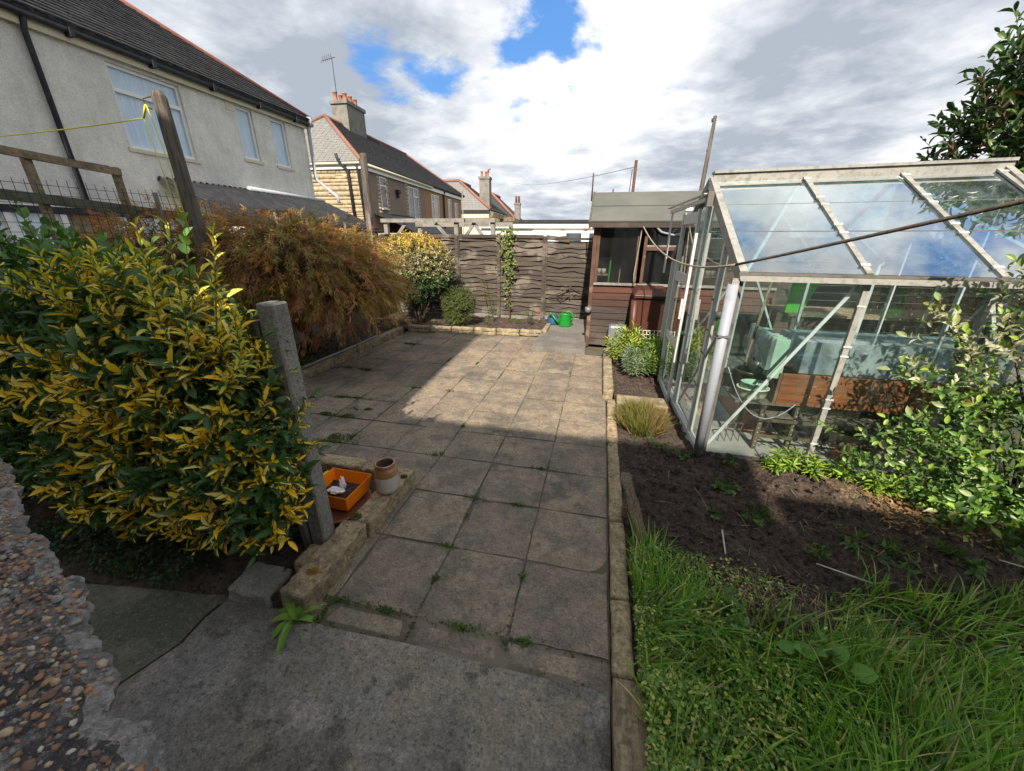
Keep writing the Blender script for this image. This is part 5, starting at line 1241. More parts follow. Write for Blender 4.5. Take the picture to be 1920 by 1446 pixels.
# ------------------------------------------------------------------ broken pebble wall at the viewpoint
pw = thing('pebble_wall', 'broken top of a pebble aggregate wall close to the viewpoint', 'wall', (-1, .1, 1.2))
A_, B_ = Vector((-1.75, .632)), Vector((-.27, .103))
nx_, ny_ = 330, 170; V = np.zeros((ny_, nx_, 3))
for j in range(ny_):
    for i in range(nx_):
        s_ = i / (nx_ - 1); t_ = j / (ny_ - 1)
        V[j, i, :2] = (A_.x + (B_.x - A_.x) * s_, A_.y + (B_.y - A_.y) * s_ - t_ * .75)
jag = (fbm(V[0, :, 0], V[0, :, 1] * 0, 8, 6, .6) - .5) * .045 - .010 + (fbm(V[0, :, 0], V[0, :, 1] * 0 + 5, 45, 3) - .5) * .014
fall = np.clip(1 - np.linspace(0, 1, ny_) * 2, 0, 1)[:, None]
V[..., 1] += jag[None] * fall; V[..., 0] += jag[None] * .35 * fall
tt = np.linspace(0, 1, ny_)[:, None] * .75
V[..., 2] = 1.235 + (fbm(V[..., 0], V[..., 1], 9, 6, .6) - .5) * .045 + (fbm(V[..., 0] + 3, V[..., 1], 55, 4, .65) - .5) * .018 - np.exp(-tt / .02) * .02
idx = np.arange(nx_ * ny_).reshape(ny_, nx_)
F = np.stack([idx[:-1, 1:], idx[:-1, :-1], idx[1:, :-1], idx[1:, 1:]], -1).reshape(-1, 4)
edge_n = 6
obj('wall_top', mesh_np('wall_top', V.reshape(-1, 3), F[edge_n * (nx_ - 1):], M['agg'], smooth=True), pw)
obj('mortar_edge', mesh_np('mortar_edge', V.reshape(-1, 3), F[:edge_n * (nx_ - 1)], M['agg_edge'], smooth=True), pw)
e0 = V[0]; side = np.stack([e0 + np.array([0, 0, 0]), e0 + np.array([-.02, -.05, -.10]), e0 * [1, 1, 0] + np.array([-.15, -.35, -.05])], 0)
idx = np.arange(3 * nx_).reshape(3, nx_); F2 = np.stack([idx[:-1, :-1], idx[:-1, 1:], idx[1:, 1:], idx[1:, :-1]], -1).reshape(-1, 4)
obj('wall_face', mesh_np('wall_face', side.reshape(-1, 3), F2, M['agg_edge'], smooth=True), pw)
B(-2.2, -.62, -1.2, -.28, -.05, 1.15).build('wall_core', M['agg'], pw)
# pebbles
pk = ['peb_orange', 'peb_brown', 'peb_buff', 'peb_grey', 'peb_pale', 'peb_dark']; pw_ = [.27, .28, .2, .13, .04, .08]
pm = {}
for a in pk:
    for v in range(3):
        bm = bmesh.new(); bmesh.ops.create_icosphere(bm, subdivisions=2, radius=1)
        for vv in bm.verts: vv.co *= 1 + mn.noise(vv.co * 1.2 + Vector((v * 5 + pk.index(a) * 11, 0, 0))) * .7
        me = bpy.data.meshes.new('pebble'); bm.to_mesh(me); bm.free(); me.materials.append(M[a]); me.polygons.foreach_set('use_smooth', [True] * len(me.polygons)); pm[a, v] = me
pts = []
tries = 0
while len(pts) < 3000 and tries < 30000:
    tries += 1
    s_ = rng.random(); t_ = rng.random() * .34 + .014
    i = int(s_ * (nx_ - 1)); j = min(ny_ - 1, int(t_ * (ny_ - 1)))
    p = V[j, i]; r_ = float(rng.choice([.0035, .0048, .006, .0078], p=[.42, .34, .17, .07])) * .74
    if vnoise(p[0] * 14, p[1] * 14) < .20 + .12 * math.exp(-t_ / .02): continue
    if all((p[0] - q[0]) ** 2 + (p[1] - q[1]) ** 2 > ((r_ + q[3]) * 1.15) ** 2 for q in pts): pts.append((p[0], p[1], p[2], r_))
pts.sort(key=lambda q: (q[0] ** 2 + q[1] ** 2 + .22) / q[3] ** 2 + (50000 if q[1] < -.17 * q[0] else 0))
SV, SF, sb = [], [], 0
rest = {a: MB() for a in pk}
off = Vector(pw.location)
for n_, (x, y, z_, r_) in enumerate(pts):
    a = rng.choice(pk, p=pw_); me = pm[a, int(rng.integers(3))]
    sc_ = (r_ * rng.uniform(1.0, 1.35), r_ * rng.uniform(.8, 1.15), r_ * rng.uniform(.6, .9))
    mtx = Matrix.Translation(Vector((x, y, z_ + sc_[2] * .12)) - off) @ Matrix.Rotation(rng.normal(0.25, .8), 4, 'Z') @ Matrix.Rotation(rng.normal(0, .25), 4, 'X') @ Matrix.Diagonal((*sc_, 1))
    if n_ < 300:
        o = bpy.data.objects.new('pebble', me); col.objects.link(o); o.parent = pw; o.matrix_basis = mtx
    else:
        mt_ = Matrix.Translation(off) @ mtx
        rest[a].add([mt_ @ v.co for v in me.vertices], [tuple(p_.vertices) for p_ in me.polygons], True)
for a, m_ in rest.items():
    if m_.v: o = m_.build('small_pebbles', M[a], pw); o['kind'] = 'stuff'
# ================================================================== PLANTS
UP = np.array([0, 0, 1.])


def stems(name, lines, m, parent, r=.004, n=5):
    mb = MB()
    for pts_, rr in lines: mb.tube(pts_, rr, n, False)
    o = mb.build(name, m, parent); return o


def bush(name, label, cat, ells, nshoot, nper, slen, Lf, Wf, T, m, colfun, face=(0, 0, 1.7), base=(0, 0, 0), inner=.72, upb=.35, qfun=None, single=0, filler=0, fillcol=None, spread=.9, trunk=True, Lj=.25, group=None, stemcol='stem', outw=1.):
    root = thing(name, label, cat, base, group=group)
    P0, D0 = ell_surface(ells, nshoot, face, inner)
    Dn = unit(D0 * outw + UP * upb + rng.normal(0, .25, D0.shape))
    ln = slen * (1 + rng.normal(0, .25, nshoot)).clip(.4, 1.7)
    B0 = P0 - Dn * (ln * .55)[:, None]
    P, Dl, N, si, t = shoot_leaves(B0, Dn, ln, nper, Lf, Wf, spread)
    n = len(P); L = Lf * (1 + rng.normal(0, Lj, n)).clip(.45, 1.6) * (1.0 - .25 * t); W = L * Wf / Lf * rng.uniform(.8, 1.15, n)
    C = colfun(P, si, t, D0[si]); q = qfun(P, si, t) if qfun else rng.random(n)
    mask = np.ones(n, bool)
    ok = P[:, 2] > .01
    if single:
        mask = single_leaves(T, P, Dl, N, L, W, C, q, m, root, single)
    mask &= ok
    sets = [leafset(T, P[mask], Dl[mask], N[mask], L[mask], W[mask], C[mask], q[mask])]
    leaf_obj('foliage', sets, m, root)
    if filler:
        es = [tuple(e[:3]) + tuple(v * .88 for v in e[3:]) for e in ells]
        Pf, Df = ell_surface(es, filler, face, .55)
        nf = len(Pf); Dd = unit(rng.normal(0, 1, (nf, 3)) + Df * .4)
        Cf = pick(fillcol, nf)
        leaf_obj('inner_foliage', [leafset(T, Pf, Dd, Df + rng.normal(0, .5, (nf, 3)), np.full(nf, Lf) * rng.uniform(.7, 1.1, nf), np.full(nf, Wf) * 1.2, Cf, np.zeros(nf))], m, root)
    # shoot stems
    k_ = min(nshoot, 900); mb = MB()
    sel = rng.choice(nshoot, k_, replace=False)
    for i in sel:
        b0 = Vector(B0[i]); b1 = b0 + Vector(Dn[i]) * float(ln[i] * .95); mb.tube([b0, b1], [Lf * .035, Lf * .018], 4, False)
    if mb.v:
        o = mb.build('twigs', M[stemcol], root); o['kind'] = 'stuff'
    if trunk:
        mb = MB()
        for e in ells:
            for s_ in range(5):
                b0 = Vector((base[0] + rnd.uniform(-.06, .06), base[1] + rnd.uniform(-.04, .04), max(0, base[2])))
                b1 = Vector((e[0] + rnd.uniform(-.5, .5) * e[3], e[1] + rnd.uniform(-.4, .4) * e[4], e[2] + rnd.uniform(-.1, .6) * e[5]))
                md = b0.lerp(b1, .5) + Vector((rnd.uniform(-.05, .05), rnd.uniform(-.05, .05), .06)); mb.tube([b0, md, b1], [.018 * (1 + Lf), .013, .006], 6, False)
        mb.build('stem', M['bark'], root)
    return root


def var_col(P, si, t, D):
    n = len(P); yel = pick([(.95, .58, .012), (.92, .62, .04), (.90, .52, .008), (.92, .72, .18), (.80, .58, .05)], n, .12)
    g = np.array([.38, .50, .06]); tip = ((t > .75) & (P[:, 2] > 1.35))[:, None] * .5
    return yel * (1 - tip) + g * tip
shootq = rng.random(6000)
def var_q(P, si, t):
    # threshold of the green margin: high = nearly all yellow, negative = all dark green
    s = shootq[si]; z_ = vnoise(P[:, 0] * 3 + 5, P[:, 2] * 3 + P[:, 1])
    q = np.where(s < .40 + (z_ - .5) * .5, -.5, .45 + rng.random(len(P)) * .5)
    q = np.where((t < .18) & (rng.random(len(P)) < .7), -.5, q)
    q = np.where(P[:, 0] < -2.55 - .3 * rng.random(len(P)), np.where(rng.random(len(P)) < .75, -.5, q), q)
    return q
VE = [(-1.72, 1.28, .85, .36, .26, .52), (-2.02, 1.34, 1.02, .40, .33, .58), (-1.95, 1.38, .58, .50, .34, .46), (-2.5, 1.42, .95, .6, .36, .65), (-2.5, 1.38, .52, .6, .34, .42), (-3.2, 1.5, .85, .65, .42, .72), (-1.55, 1.20, .62, .21, .20, .36), (-3.9, 1.5, .8, .7, .45, .7)]
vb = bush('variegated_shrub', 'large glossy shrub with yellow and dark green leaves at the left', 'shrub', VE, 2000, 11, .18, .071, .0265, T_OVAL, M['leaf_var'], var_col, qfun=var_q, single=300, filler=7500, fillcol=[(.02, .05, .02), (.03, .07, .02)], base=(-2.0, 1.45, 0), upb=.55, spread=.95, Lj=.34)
# tall leading shoots
def add_shoots(root, lst, nper, Lf, Wf, T, m, cols, qv=None, name='tall_shoot', spread=.8, stem='stem_green'):
    for k_, (p, q_) in enumerate(lst):
        p = np.array([p], float); q_ = np.array([q_], float); d = q_ - p; ln = np.linalg.norm(d, axis=1)
        P, Dl, N, si, t = shoot_leaves(p, unit(d), ln, nper, Lf, Wf, spread, up=.15)
        n = len(P); L = Lf * rng.uniform(.75, 1.15, n) * (1 - .3 * t); W = L * Wf / Lf
        C = pick(cols, n); qq = np.full(n, .5) if qv is None else rng.uniform(qv[0], qv[1], n)
        so_ = MB().tube([tuple(p[0]), tuple(q_[0])], [Lf * .05, Lf * .02], 5, False).build(name, M[stem], root)
        leaf_obj('foliage', [leafset(T, P, Dl, N, L, W, C, qq)], m, so_)
YC = [(.62, .42, .04), (.56, .50, .07), (.42, .46, .06)]
add_shoots(vb, [((-1.72, 1.15, 1.30), (-1.62, 1.12, 1.76)), ((-1.60, 1.15, 1.25), (-1.48, 1.12, 1.76)), ((-1.50, 1.2, 1.35), (-1.38, 1.2, 1.74)), ((-1.95, 1.15, 1.35), (-1.86, 1.1, 1.66)), ((-1.42, 1.2, 1.15), (-1.33, 1.15, 1.46)), ((-2.2, 1.15, 1.3), (-2.15, 1.1, 1.58)), ((-1.5, 1.15, 1.1), (-1.28, 1.1, 1.30))], 26, .062, .022, T_OVAL, M['leaf_var'], YC, (.5, .95))

def privet_col(P, si, t, D): return pick([(.05, .11, .03), (.07, .15, .035), (.035, .085, .025), (.10, .20, .05)], len(P), .2) * (1 + .5 * (t[:, None] > .7))
pv_ = bush('privet_bush', 'plain green round leaved bush at the far left behind the yellow shrub', 'bush', [(-3.0, 1.75, 1.30, .42, .3, .34), (-3.5, 1.7, 1.25, .5, .35, .48), (-2.75, 1.72, 1.0, .3, .25, .5)], 420, 9, .26, .062, .040, T_ROUND, M['leaf'], privet_col, base=(-3.3, 1.75, 0), upb=.8, single=160, filler=1500, fillcol=[(.03, .07, .02)])
add_shoots(pv_, [((-2.75, 1.45, 1.45), (-2.62, 1.35, 1.86)), ((-2.5, 1.4, 1.4), (-2.3, 1.3, 1.72)), ((-2.4, 1.4, 1.3), (-2.08, 1.3, 1.66)), ((-2.2, 1.4, 1.3), (-1.82, 1.3, 1.70)), ((-2.9, 1.3, 1.4), (-2.66, 1.2, 1.92)), ((-2.0, 1.5, 1.3), (-1.75, 1.4, 1.80))], 14, .07, .046, T_ROUND, M['leaf'], [(.07, .15, .035), (.11, .22, .05)], None)

# dissected maple
mp = thing('maple', 'spreading feathery orange and russet japanese maple over the left bed', 'maple tree', (-4.2, 4.7, 0))
ME = [(-4.0, 4.25, 1.40, 1.20, .85, .52), (-3.30, 4.35, 1.12, .74, .62, .40), (-5.1, 3.9, 1.42, 1.2, .8, .50), (-4.1, 5.2, 1.3, 1.0, .8, .55)]
npad = 2300
P0, D0 = ell_surface(ME, int(npad * 1.5), (0, 0, 1.7), .74)
_k = (P0[:, 2] > .88 + .25 * (vnoise(P0[:, 0] * 2.5, P0[:, 1] * 2.5) - .5)) | (rng.random(len(P0)) < .10); P0, D0 = P0[_k][:npad], D0[_k][:npad]; npad = len(P0)
drn = unit(np.stack([D0[:, 0], D0[:, 1], D0[:, 2] * .40 - .26], -1) + rng.normal(0, .28, D0.shape))
nper = 40
tt_ = rng.random((npad, nper)); ln = rng.uniform(.16, .42, npad)
side_ = unit(np.cross(drn, UP))
P = P0[:, None] + drn[:, None] * (ln[:, None] * tt_)[..., None] + np.array([0, 0, -1.]) * (tt_ ** 2 * ln[:, None] * .32)[..., None] + rng.normal(0, .012, (npad, nper, 3))
Dl = drn[:, None] * 1.0 + side_[:, None] * rng.normal(0, .55, (npad, nper, 1)) + np.array([0, 0, -.18]) + rng.normal(0, .22, (npad, nper, 3))
P = P.reshape(-1, 3); Dl = Dl.reshape(-1, 3); n = len(P)
padc = pick([(.48, .21, .06), (.38, .18, .07), (.36, .25, .06), (.24, .23, .06), (.46, .19, .14), (.58, .33, .08), (.26, .12, .075), (.16, .16, .05)], npad, .28, [.16, .14, .18, .14, .14, .09, .09, .06])
cl = vnoise(P0[:, 0] * 3 + 9, P0[:, 1] * 3 + P0[:, 2] * 3)[:, None]
padc = padc * (1 - .35 * cl) + np.array([.16, .14, .03]) * .35 * cl
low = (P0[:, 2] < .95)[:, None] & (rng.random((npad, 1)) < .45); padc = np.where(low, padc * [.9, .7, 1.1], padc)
C = np.clip(np.repeat(padc, nper, 0) * (1 + rng.normal(0, .15, (n, 1))), 0, 1)
ok = P[:, 2] > .03
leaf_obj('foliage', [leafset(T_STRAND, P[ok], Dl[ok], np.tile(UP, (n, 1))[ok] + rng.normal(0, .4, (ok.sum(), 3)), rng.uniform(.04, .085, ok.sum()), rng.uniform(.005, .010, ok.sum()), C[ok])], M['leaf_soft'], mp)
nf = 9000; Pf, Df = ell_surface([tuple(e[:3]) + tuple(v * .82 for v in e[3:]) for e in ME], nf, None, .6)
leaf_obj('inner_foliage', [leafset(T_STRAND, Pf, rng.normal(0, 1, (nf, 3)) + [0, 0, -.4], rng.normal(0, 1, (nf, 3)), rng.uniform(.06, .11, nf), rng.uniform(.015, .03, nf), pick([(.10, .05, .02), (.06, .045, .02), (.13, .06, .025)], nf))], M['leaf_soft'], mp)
mb = MB()
mb.tube([(-4.2, 4.75, 0), (-4.15, 4.7, .35), (-4.2, 4.6, .8)], [.07, .06, .05], 8)
for s_ in range(26):
    a = rnd.uniform(0, 6.28); L_ = rnd.uniform(.5, 1.15); e = Vector((-4.1 + math.cos(a) * L_ * 1.2, 4.5 + math.sin(a) * L_ * .9, rnd.uniform(.9, 1.5)))
    b0 = Vector((-4.2, 4.62, rnd.uniform(.4, .8))); mb.tube([b0, b0.lerp(e, .5) + Vector((0, 0, .18)), e, e + Vector((math.cos(a) * .25, math.sin(a) * .2, -.2))], [.022, .014, .008, .004], 6, False)
mb.build('trunk', M['bark'], mp)

# corner bush (pieris-like)
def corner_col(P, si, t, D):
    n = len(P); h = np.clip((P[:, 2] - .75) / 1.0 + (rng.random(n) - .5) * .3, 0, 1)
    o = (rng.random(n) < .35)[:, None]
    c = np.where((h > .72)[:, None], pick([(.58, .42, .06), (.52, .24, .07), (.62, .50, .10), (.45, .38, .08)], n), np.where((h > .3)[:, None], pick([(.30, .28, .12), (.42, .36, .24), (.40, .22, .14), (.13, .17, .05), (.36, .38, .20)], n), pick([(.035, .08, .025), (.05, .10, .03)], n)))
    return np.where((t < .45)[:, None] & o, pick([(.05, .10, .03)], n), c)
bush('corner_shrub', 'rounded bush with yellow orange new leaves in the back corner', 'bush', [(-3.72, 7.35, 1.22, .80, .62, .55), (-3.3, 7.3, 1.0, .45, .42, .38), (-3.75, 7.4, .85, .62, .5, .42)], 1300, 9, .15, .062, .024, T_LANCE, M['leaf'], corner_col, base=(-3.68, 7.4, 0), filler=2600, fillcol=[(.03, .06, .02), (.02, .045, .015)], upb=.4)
def gb_col(P, si, t, D): return pick([(.085, .12, .03), (.11, .16, .035), (.06, .09, .025), (.15, .18, .05)], len(P), .2)
bush('box_bush', 'small rounded olive green bush in front of the back fence', 'bush', [(-2.74, 7.25, .42, .33, .28, .38), (-2.55, 7.2, .55, .2, .2, .25), (-2.8, 7.2, .2, .25, .2, .2)], 900, 8, .09, .03, .013, T_SMALL, M['leaf_soft'], gb_col, base=(-2.72, 7.25, 0), filler=1500, fillcol=[(.04, .06, .02)])
# climber on the fence
vn = thing('climber', 'thin leafy climber trained up the back fence', 'climbing plant', (-1.92, 8.2, 0))
stems('stem', [([(-1.92 + .03 * math.sin(z_ * 6 + k_), 8.22, z_) for z_ in np.linspace(0, 1.75, 12)], .008 - .002 * k_) for k_ in range(3)], M['stem'], vn)
n = 260; zc = np.where(rng.random(n) < .8, rng.uniform(.95, 1.9, n), rng.uniform(.3, 1.0, n)); wd = np.where(zc > .9, .10, .05)
P = np.stack([-1.93 + rng.normal(0, 1, n) * wd * .8 + .03 * np.sin(zc * 7), 8.19 + rng.normal(0, .03, n), zc], -1)
leaf_obj('foliage', [leafset(T_SMALL, P, rng.normal(0, 1, (n, 3)) + [0, -.5, -.2], np.array([[0, -1., .5]]) + rng.normal(0, .4, (n, 3)), rng.uniform(.045, .08, n), rng.uniform(.035, .06, n), pick([(.14, .20, .05), (.10, .16, .04), (.22, .24, .07)], n))], M['leaf_soft'], vn)
def small_plant(name, label, cat, base, r, h, n, Lf, Wf, T, cols, group=None, nst=7, m='leaf_soft', lean=.25, extra=None, fan=False):
    root = thing(name, label, cat, base, group=group)
    bx_, by_, bz_ = base
    a = rng.uniform(0, 6.28, nst); rr = rng.uniform(.3, 1, nst) * r; hh = h * rng.uniform(.6, 1.05, nst)
    tips = np.stack([bx_ + np.cos(a) * rr, by_ + np.sin(a) * rr, bz_ + hh], -1); b0 = np.array([bx_, by_, bz_])[None] + rng.normal(0, r * .12, (nst, 3)) * [1, 1, 0]
    stems('stem', [([tuple(b0[i]), tuple((b0[i] + tips[i]) / 2 + [0, 0, h * .08]), tuple(tips[i])], max(.0018, Lf * .03)) for i in range(nst)], M['stem_green'], root, n=4)
    d = tips - b0; k_ = max(1, n // nst)
    P, Dl, N, si, t = shoot_leaves(b0 + d * .25, d, np.linalg.norm(d, axis=1) * .78, k_, Lf, Wf, 1.0, .4)
    m_ = len(P); L = Lf * rng.uniform(.7, 1.2, m_); W = L * Wf / Lf
    leaf_obj('foliage', [leafset(T, P, Dl, N, L, W, pick(cols, m_), rng.random(m_))], M[m], root)
    return root


rs = small_plant('rose_bush', 'small rose bush with a red bloom beside the watering can', 'rose', (-1.30, 7.62, .0), .20, .36, 130, .035, .022, T_SMALL, [(.08, .13, .04), (.15, .14, .06), (.05, .09, .03)])
MB().lathe([(.002, -.02), (.03, -.01), (.036, .015), (.02, .03), (.001, .02)], (-1.15, 7.58, .30), 10).build('bloom', mat('red_petals', (.35, .02, .03), .6), rs)
small_plant('dead_rose', 'thin bare stemmed rose with russet leaves against the fence', 'rose', (-2.3, 8.0, .0), .28, 1.15, 150, .035, .018, T_SMALL, [(.16, .09, .05), (.12, .11, .05), (.25, .08, .05)], nst=6)
small_plant('fence_sapling', 'short twiggy seedling between the small bush and the climber', 'seedling', (-2.15, 7.7, .0), .12, .75, 60, .035, .018, T_SMALL, [(.10, .09, .04), (.2, .09, .04)], nst=5)
for i, (x, y) in enumerate(((-2.2, 7.5), (-1.75, 7.9), (-1.6, 7.7), (-3.2, 7.0))):
    small_plant('low_weed', ['low weed below the bare stemmed rose', 'small weed at the foot of the climber', 'low weed between climber and red rose', 'low weed under the corner bush'][i], 'weed', (x, y, .0), .13, .10, 60, .035, .016, T_SMALL, [(.06, .10, .03), (.09, .13, .04)], nst=9)
# leafy clump by the greenhouse
cl_ = thing('leafy_clump', 'bushy clump of bright green and silvery leaves beside the greenhouse door', 'perennial plant', (.55, 5.2, 0))
for x, y, r_, h_, c_, L_, W_, k_ in ((.42, 5.35, .26, .58, [(.28, .36, .05), (.20, .30, .045), (.36, .42, .08)], .085, .026, 700), (.56, 4.95, .22, .42, [(.24, .32, .20), (.18, .26, .15), (.30, .36, .24)], .07, .012, 800), (.76, 5.25, .2, .5, [(.16, .26, .05), (.24, .34, .06)], .08, .024, 500), (.78, 4.9, .15, .40, [(.18, .26, .05), (.12, .2, .04)], .06, .02, 350)):
    ns_ = 38; a = rng.uniform(0, 6.28, ns_); rr = np.sqrt(rng.random(ns_)) * r_
    b0 = np.stack([x + np.cos(a) * rr * .5, y + np.sin(a) * rr * .5, np.zeros(ns_)], -1); tip = np.stack([x + np.cos(a) * rr, y + np.sin(a) * rr, h_ * (1 - .35 * (rr / r_) ** 2) * rng.uniform(.8, 1.05, ns_)], -1); d = tip - b0
    P, Dl, N, si, t = shoot_leaves(b0 + d * .3, d, np.linalg.norm(d, axis=1) * .75, k_ // ns_ + 4, L_, W_, 1., .5); m_ = len(P)
    leaf_obj('foliage', [leafset(T_LANCE, P, Dl, N, L_ * rng.uniform(.7, 1.15, m_), W_ * rng.uniform(.8, 1.1, m_), pick(c_, m_))], M['leaf_soft'], cl_)
# heather tufts
ht = thing('heather', 'low brownish green heather clump beside the pale step block', 'heather', (.5, 3.5, 0))
n = 3000; a = rng.uniform(0, 6.28, n); rr = np.sqrt(rng.random(n)) * .23; P = np.stack([.52 + np.cos(a) * rr * .9, 3.50 + np.sin(a) * rr * 1.1, rng.random(n) * .03], -1)
Dl = np.stack([np.cos(a) * rr * 2.2, np.sin(a) * rr * 2.2, np.full(n, 1.)], -1) + rng.normal(0, .18, (n, 3))
side = (P[:, 0] > .56)[:, None]
leaf_obj('foliage', [leafset(T_STRAND, P, Dl, rng.normal(0, 1, (n, 3)), rng.uniform(.12, .26, n) * (1 - rr * 1.2), rng.uniform(.006, .010, n), np.where(side, pick([(.30, .18, .09), (.2, .14, .06), (.14, .15, .04)], n), pick([(.15, .17, .035), (.10, .13, .03), (.20, .13, .06), (.22, .22, .05)], n)))], M['leaf_soft'], ht)
# laurel-like tree at right
def lau_col(P, si, t, D): return pick([(.035, .085, .025), (.055, .12, .03), (.025, .06, .02), (.09, .15, .04)], len(P), .2)
tr_ = bush('evergreen_tree', 'dark glossy evergreen tree rising behind the greenhouse at the right', 'tree', [(4.50, 5.3, 2.4, 1.2, .95, 1.0), (4.55, 5.2, 3.3, 1.05, .85, .9), (4.5, 5.1, 1.5, .9, .7, .6), (5.5, 5.3, 2.6, 1.2, .9, 1.2)], 1200, 10, .38, .125, .048, T_OVAL, M['leaf'], lau_col, base=(4.6, 5.4, 0), single=300, filler=2600, fillcol=[(.025, .055, .02)], upb=.7)
add_shoots(tr_, [((a_ + .05, b_, c_), (d_ + .08, e_, f_)) for ((a_, b_, c_), (d_, e_, f_)) in [((3.35, 4.9, 2.5), (3.08, 4.95, 3.12)), ((3.5, 4.95, 2.9), (3.38, 5.0, 3.45)), ((3.75, 5.0, 3.1), (3.55, 5.0, 3.85)), ((4.0, 5.0, 3.3), (3.75, 5.0, 4.1)), ((3.8, 5.0, 2.9), (3.4, 5.0, 3.3)), ((3.6, 4.9, 2.5), (3.25, 4.9, 2.75)), ((3.9, 5.0, 3.3), (3.6, 5.0, 3.7)), ((3.3, 4.9, 2.2), (2.98, 4.9, 2.6)), ((3.4, 4.9, 2.7), (3.2, 4.9, 2.98))]], 16, .13, .048, T_OVAL, M['leaf'], [(.035, .085, .025), (.055, .12, .03), (.08, .05, .03)], stem='stem')
# shrub in front of greenhouse: upper dusty, lower glossy
def rs_col(P, si, t, D):
    n = len(P); hi = (P[:, 2] > .85 + rng.random(n) * .3)[:, None]; tipc = (t > .8)[:, None]
    c = np.where(hi, pick([(.30, .30, .19), (.38, .37, .25), (.22, .23, .12), (.44, .42, .31), (.10, .14, .05)], n), pick([(.07, .16, .035), (.11, .22, .045), (.16, .30, .06), (.05, .11, .03)], n))
    return np.where(tipc, pick([(.26, .38, .05), (.20, .32, .05)], n), c)
rsb = thing('spindle_shrub', 'open branched shrub with dusty upper leaves in front of the greenhouse', 'shrub', (2.75, 2.62, 0))
br = []; P0l, D0l, l0 = [], [], []
heads = [(1.78, 2.62, .98), (1.95, 2.62, 1.10), (2.05, 2.58, 1.72), (2.2, 2.55, 1.55), (2.1, 2.6, 1.32), (2.3, 2.5, 1.75), (2.5, 2.5, 1.85), (2.05, 2.6, .85), (1.72, 2.66, .52), (1.9, 2.6, .62), (2.1, 2.55, .48), (2.3, 2.5, .95), (2.4, 2.5, 1.25), (2.55, 2.45, .65), (1.72, 2.72, .25), (2.0, 2.6, .22), (2.3, 2.5, .25), (2.6, 2.45, .3), (2.7, 2.5, 1.5), (2.7, 2.5, 1.1), (2.85, 2.45, .85), (2.95, 2.5, 1.75), (3.1, 2.5, 1.3), (3.1, 2.45, .6), (2.2, 2.45, .12), (2.5, 2.35, .14), (2.8, 2.35, .2), (1.9, 2.66, 1.30), (2.45, 2.45, 1.55), (2.65, 2.45, 1.75), (2.55, 2.45, 1.0)]
for hx, hy, hz in heads:
    hx += .10
    b0 = Vector((2.75 + rnd.uniform(-.1, .1), 2.62 + rnd.uniform(-.05, .05), 0)); e = Vector((hx, hy, hz)); md = b0.lerp(e, .5) + Vector((.05, 0, .10)); br.append(([b0, md, e], [.012, .008, .004]))
    for s_ in range(24):
        tq = rnd.uniform(.42, 1.05); o_ = (md.lerp(e, (tq - .5) * 2) if tq > .5 else b0.lerp(md, tq * 2)) + Vector((rnd.gauss(0, .05), rnd.gauss(0, .04), rnd.gauss(0, .05)))
        P0l.append(o_); D0l.append(((e - md).normalized() + Vector((rnd.gauss(0, .6), rnd.gauss(-.2, .4), rnd.gauss(.25, .5))))); l0.append(rnd.uniform(.09, .2))
stems('stem', br, M['bark'], rsb)
P, Dl, N, si, t = shoot_leaves(np.array(P0l), np.array(D0l), np.array(l0), 7, .05, .024, .9); n = len(P)
C = rs_col(P, si, t, None); L = .052 * rng.uniform(.6, 1.3, n); W = L * .48; qq = rng.random(n); okz = P[:, 2] > .04
P, Dl, N, C, L, W, qq = P[okz], Dl[okz], N[okz], C[okz], L[okz], W[okz], qq[okz]
mk = single_leaves(T_OVAL, P, Dl, N, L, W, C, qq, M['leaf'], rsb, 300)
leaf_obj('foliage', [leafset(T_OVAL, P[mk], Dl[mk], N[mk], L[mk], W[mk], C[mk], qq[mk])], M['leaf'], rsb)
# seedlings along the greenhouse base
lab = ['bright green leafy seedling left of the second glazing bar', 'tall lime green seedling at the second glazing bar foot', 'low seedling just right of the lime green one', 'single stemmed seedling alone on the soil', 'seedling cluster at the edge of the shrub', 'broad seedling under the shrub edge', 'small seedling nearest the dark soil centre']
for i, (x, y, h_, r_) in enumerate(((1.50, 2.86, .20, .10), (1.68, 2.80, .24, .13), (1.86, 2.84, .13, .09), (2.0, 2.68, .17, .07), (2.12, 2.70, .18, .10), (2.3, 2.62, .17, .13), (1.42, 2.86, .08, .06))):
    small_plant('seedling', lab[i], 'seedling', (x, y, .04), r_, h_, 110, .07, .020, T_LANCE, [(.22, .34, .045), (.16, .27, .04), (.30, .42, .06)], 'bright green seedlings along the greenhouse base', nst=5)
wl_ = [('lacy green weed at the foot of the grey pipe', .62, 3.02, .16, .12, .03), ('small lacy weed left of the greenhouse corner', .80, 2.90, .12, .08, .028), ('tiny green weed on the soil near the pipe', 1.12, 2.88, .08, .07, .03), ('flat pale weed in the middle of the soil', 1.02, 2.55, .12, .04, .045), ('small flat weed left of the soil middle', 1.15, 2.25, .12, .035, .04), ('low sprawling weed at the grass edge', 1.75, 2.05, .16, .06, .04), ('broad leaved weed between soil and shrub', 2.1, 2.1, .14, .05, .05), ('spreading weed in the right of the soil', 1.6, 2.1, .2, .06, .045), ('tiny weed beside the pale stick', 1.35, 2.0, .08, .04, .03), ('green weed at the soil edge on the right', 2.45, 2.25, .14, .12, .045), ('small weed near the stump', .85, 2.2, .05, .03, .03)]
for lb, x, y, r_, h_, L_ in wl_:
    small_plant('weed', lb, 'weed', (x, y, .035), r_, h_, 70, L_, L_ * .6, T_SMALL, [(.07, .13, .035), (.11, .19, .05), (.05, .10, .03)], nst=8)
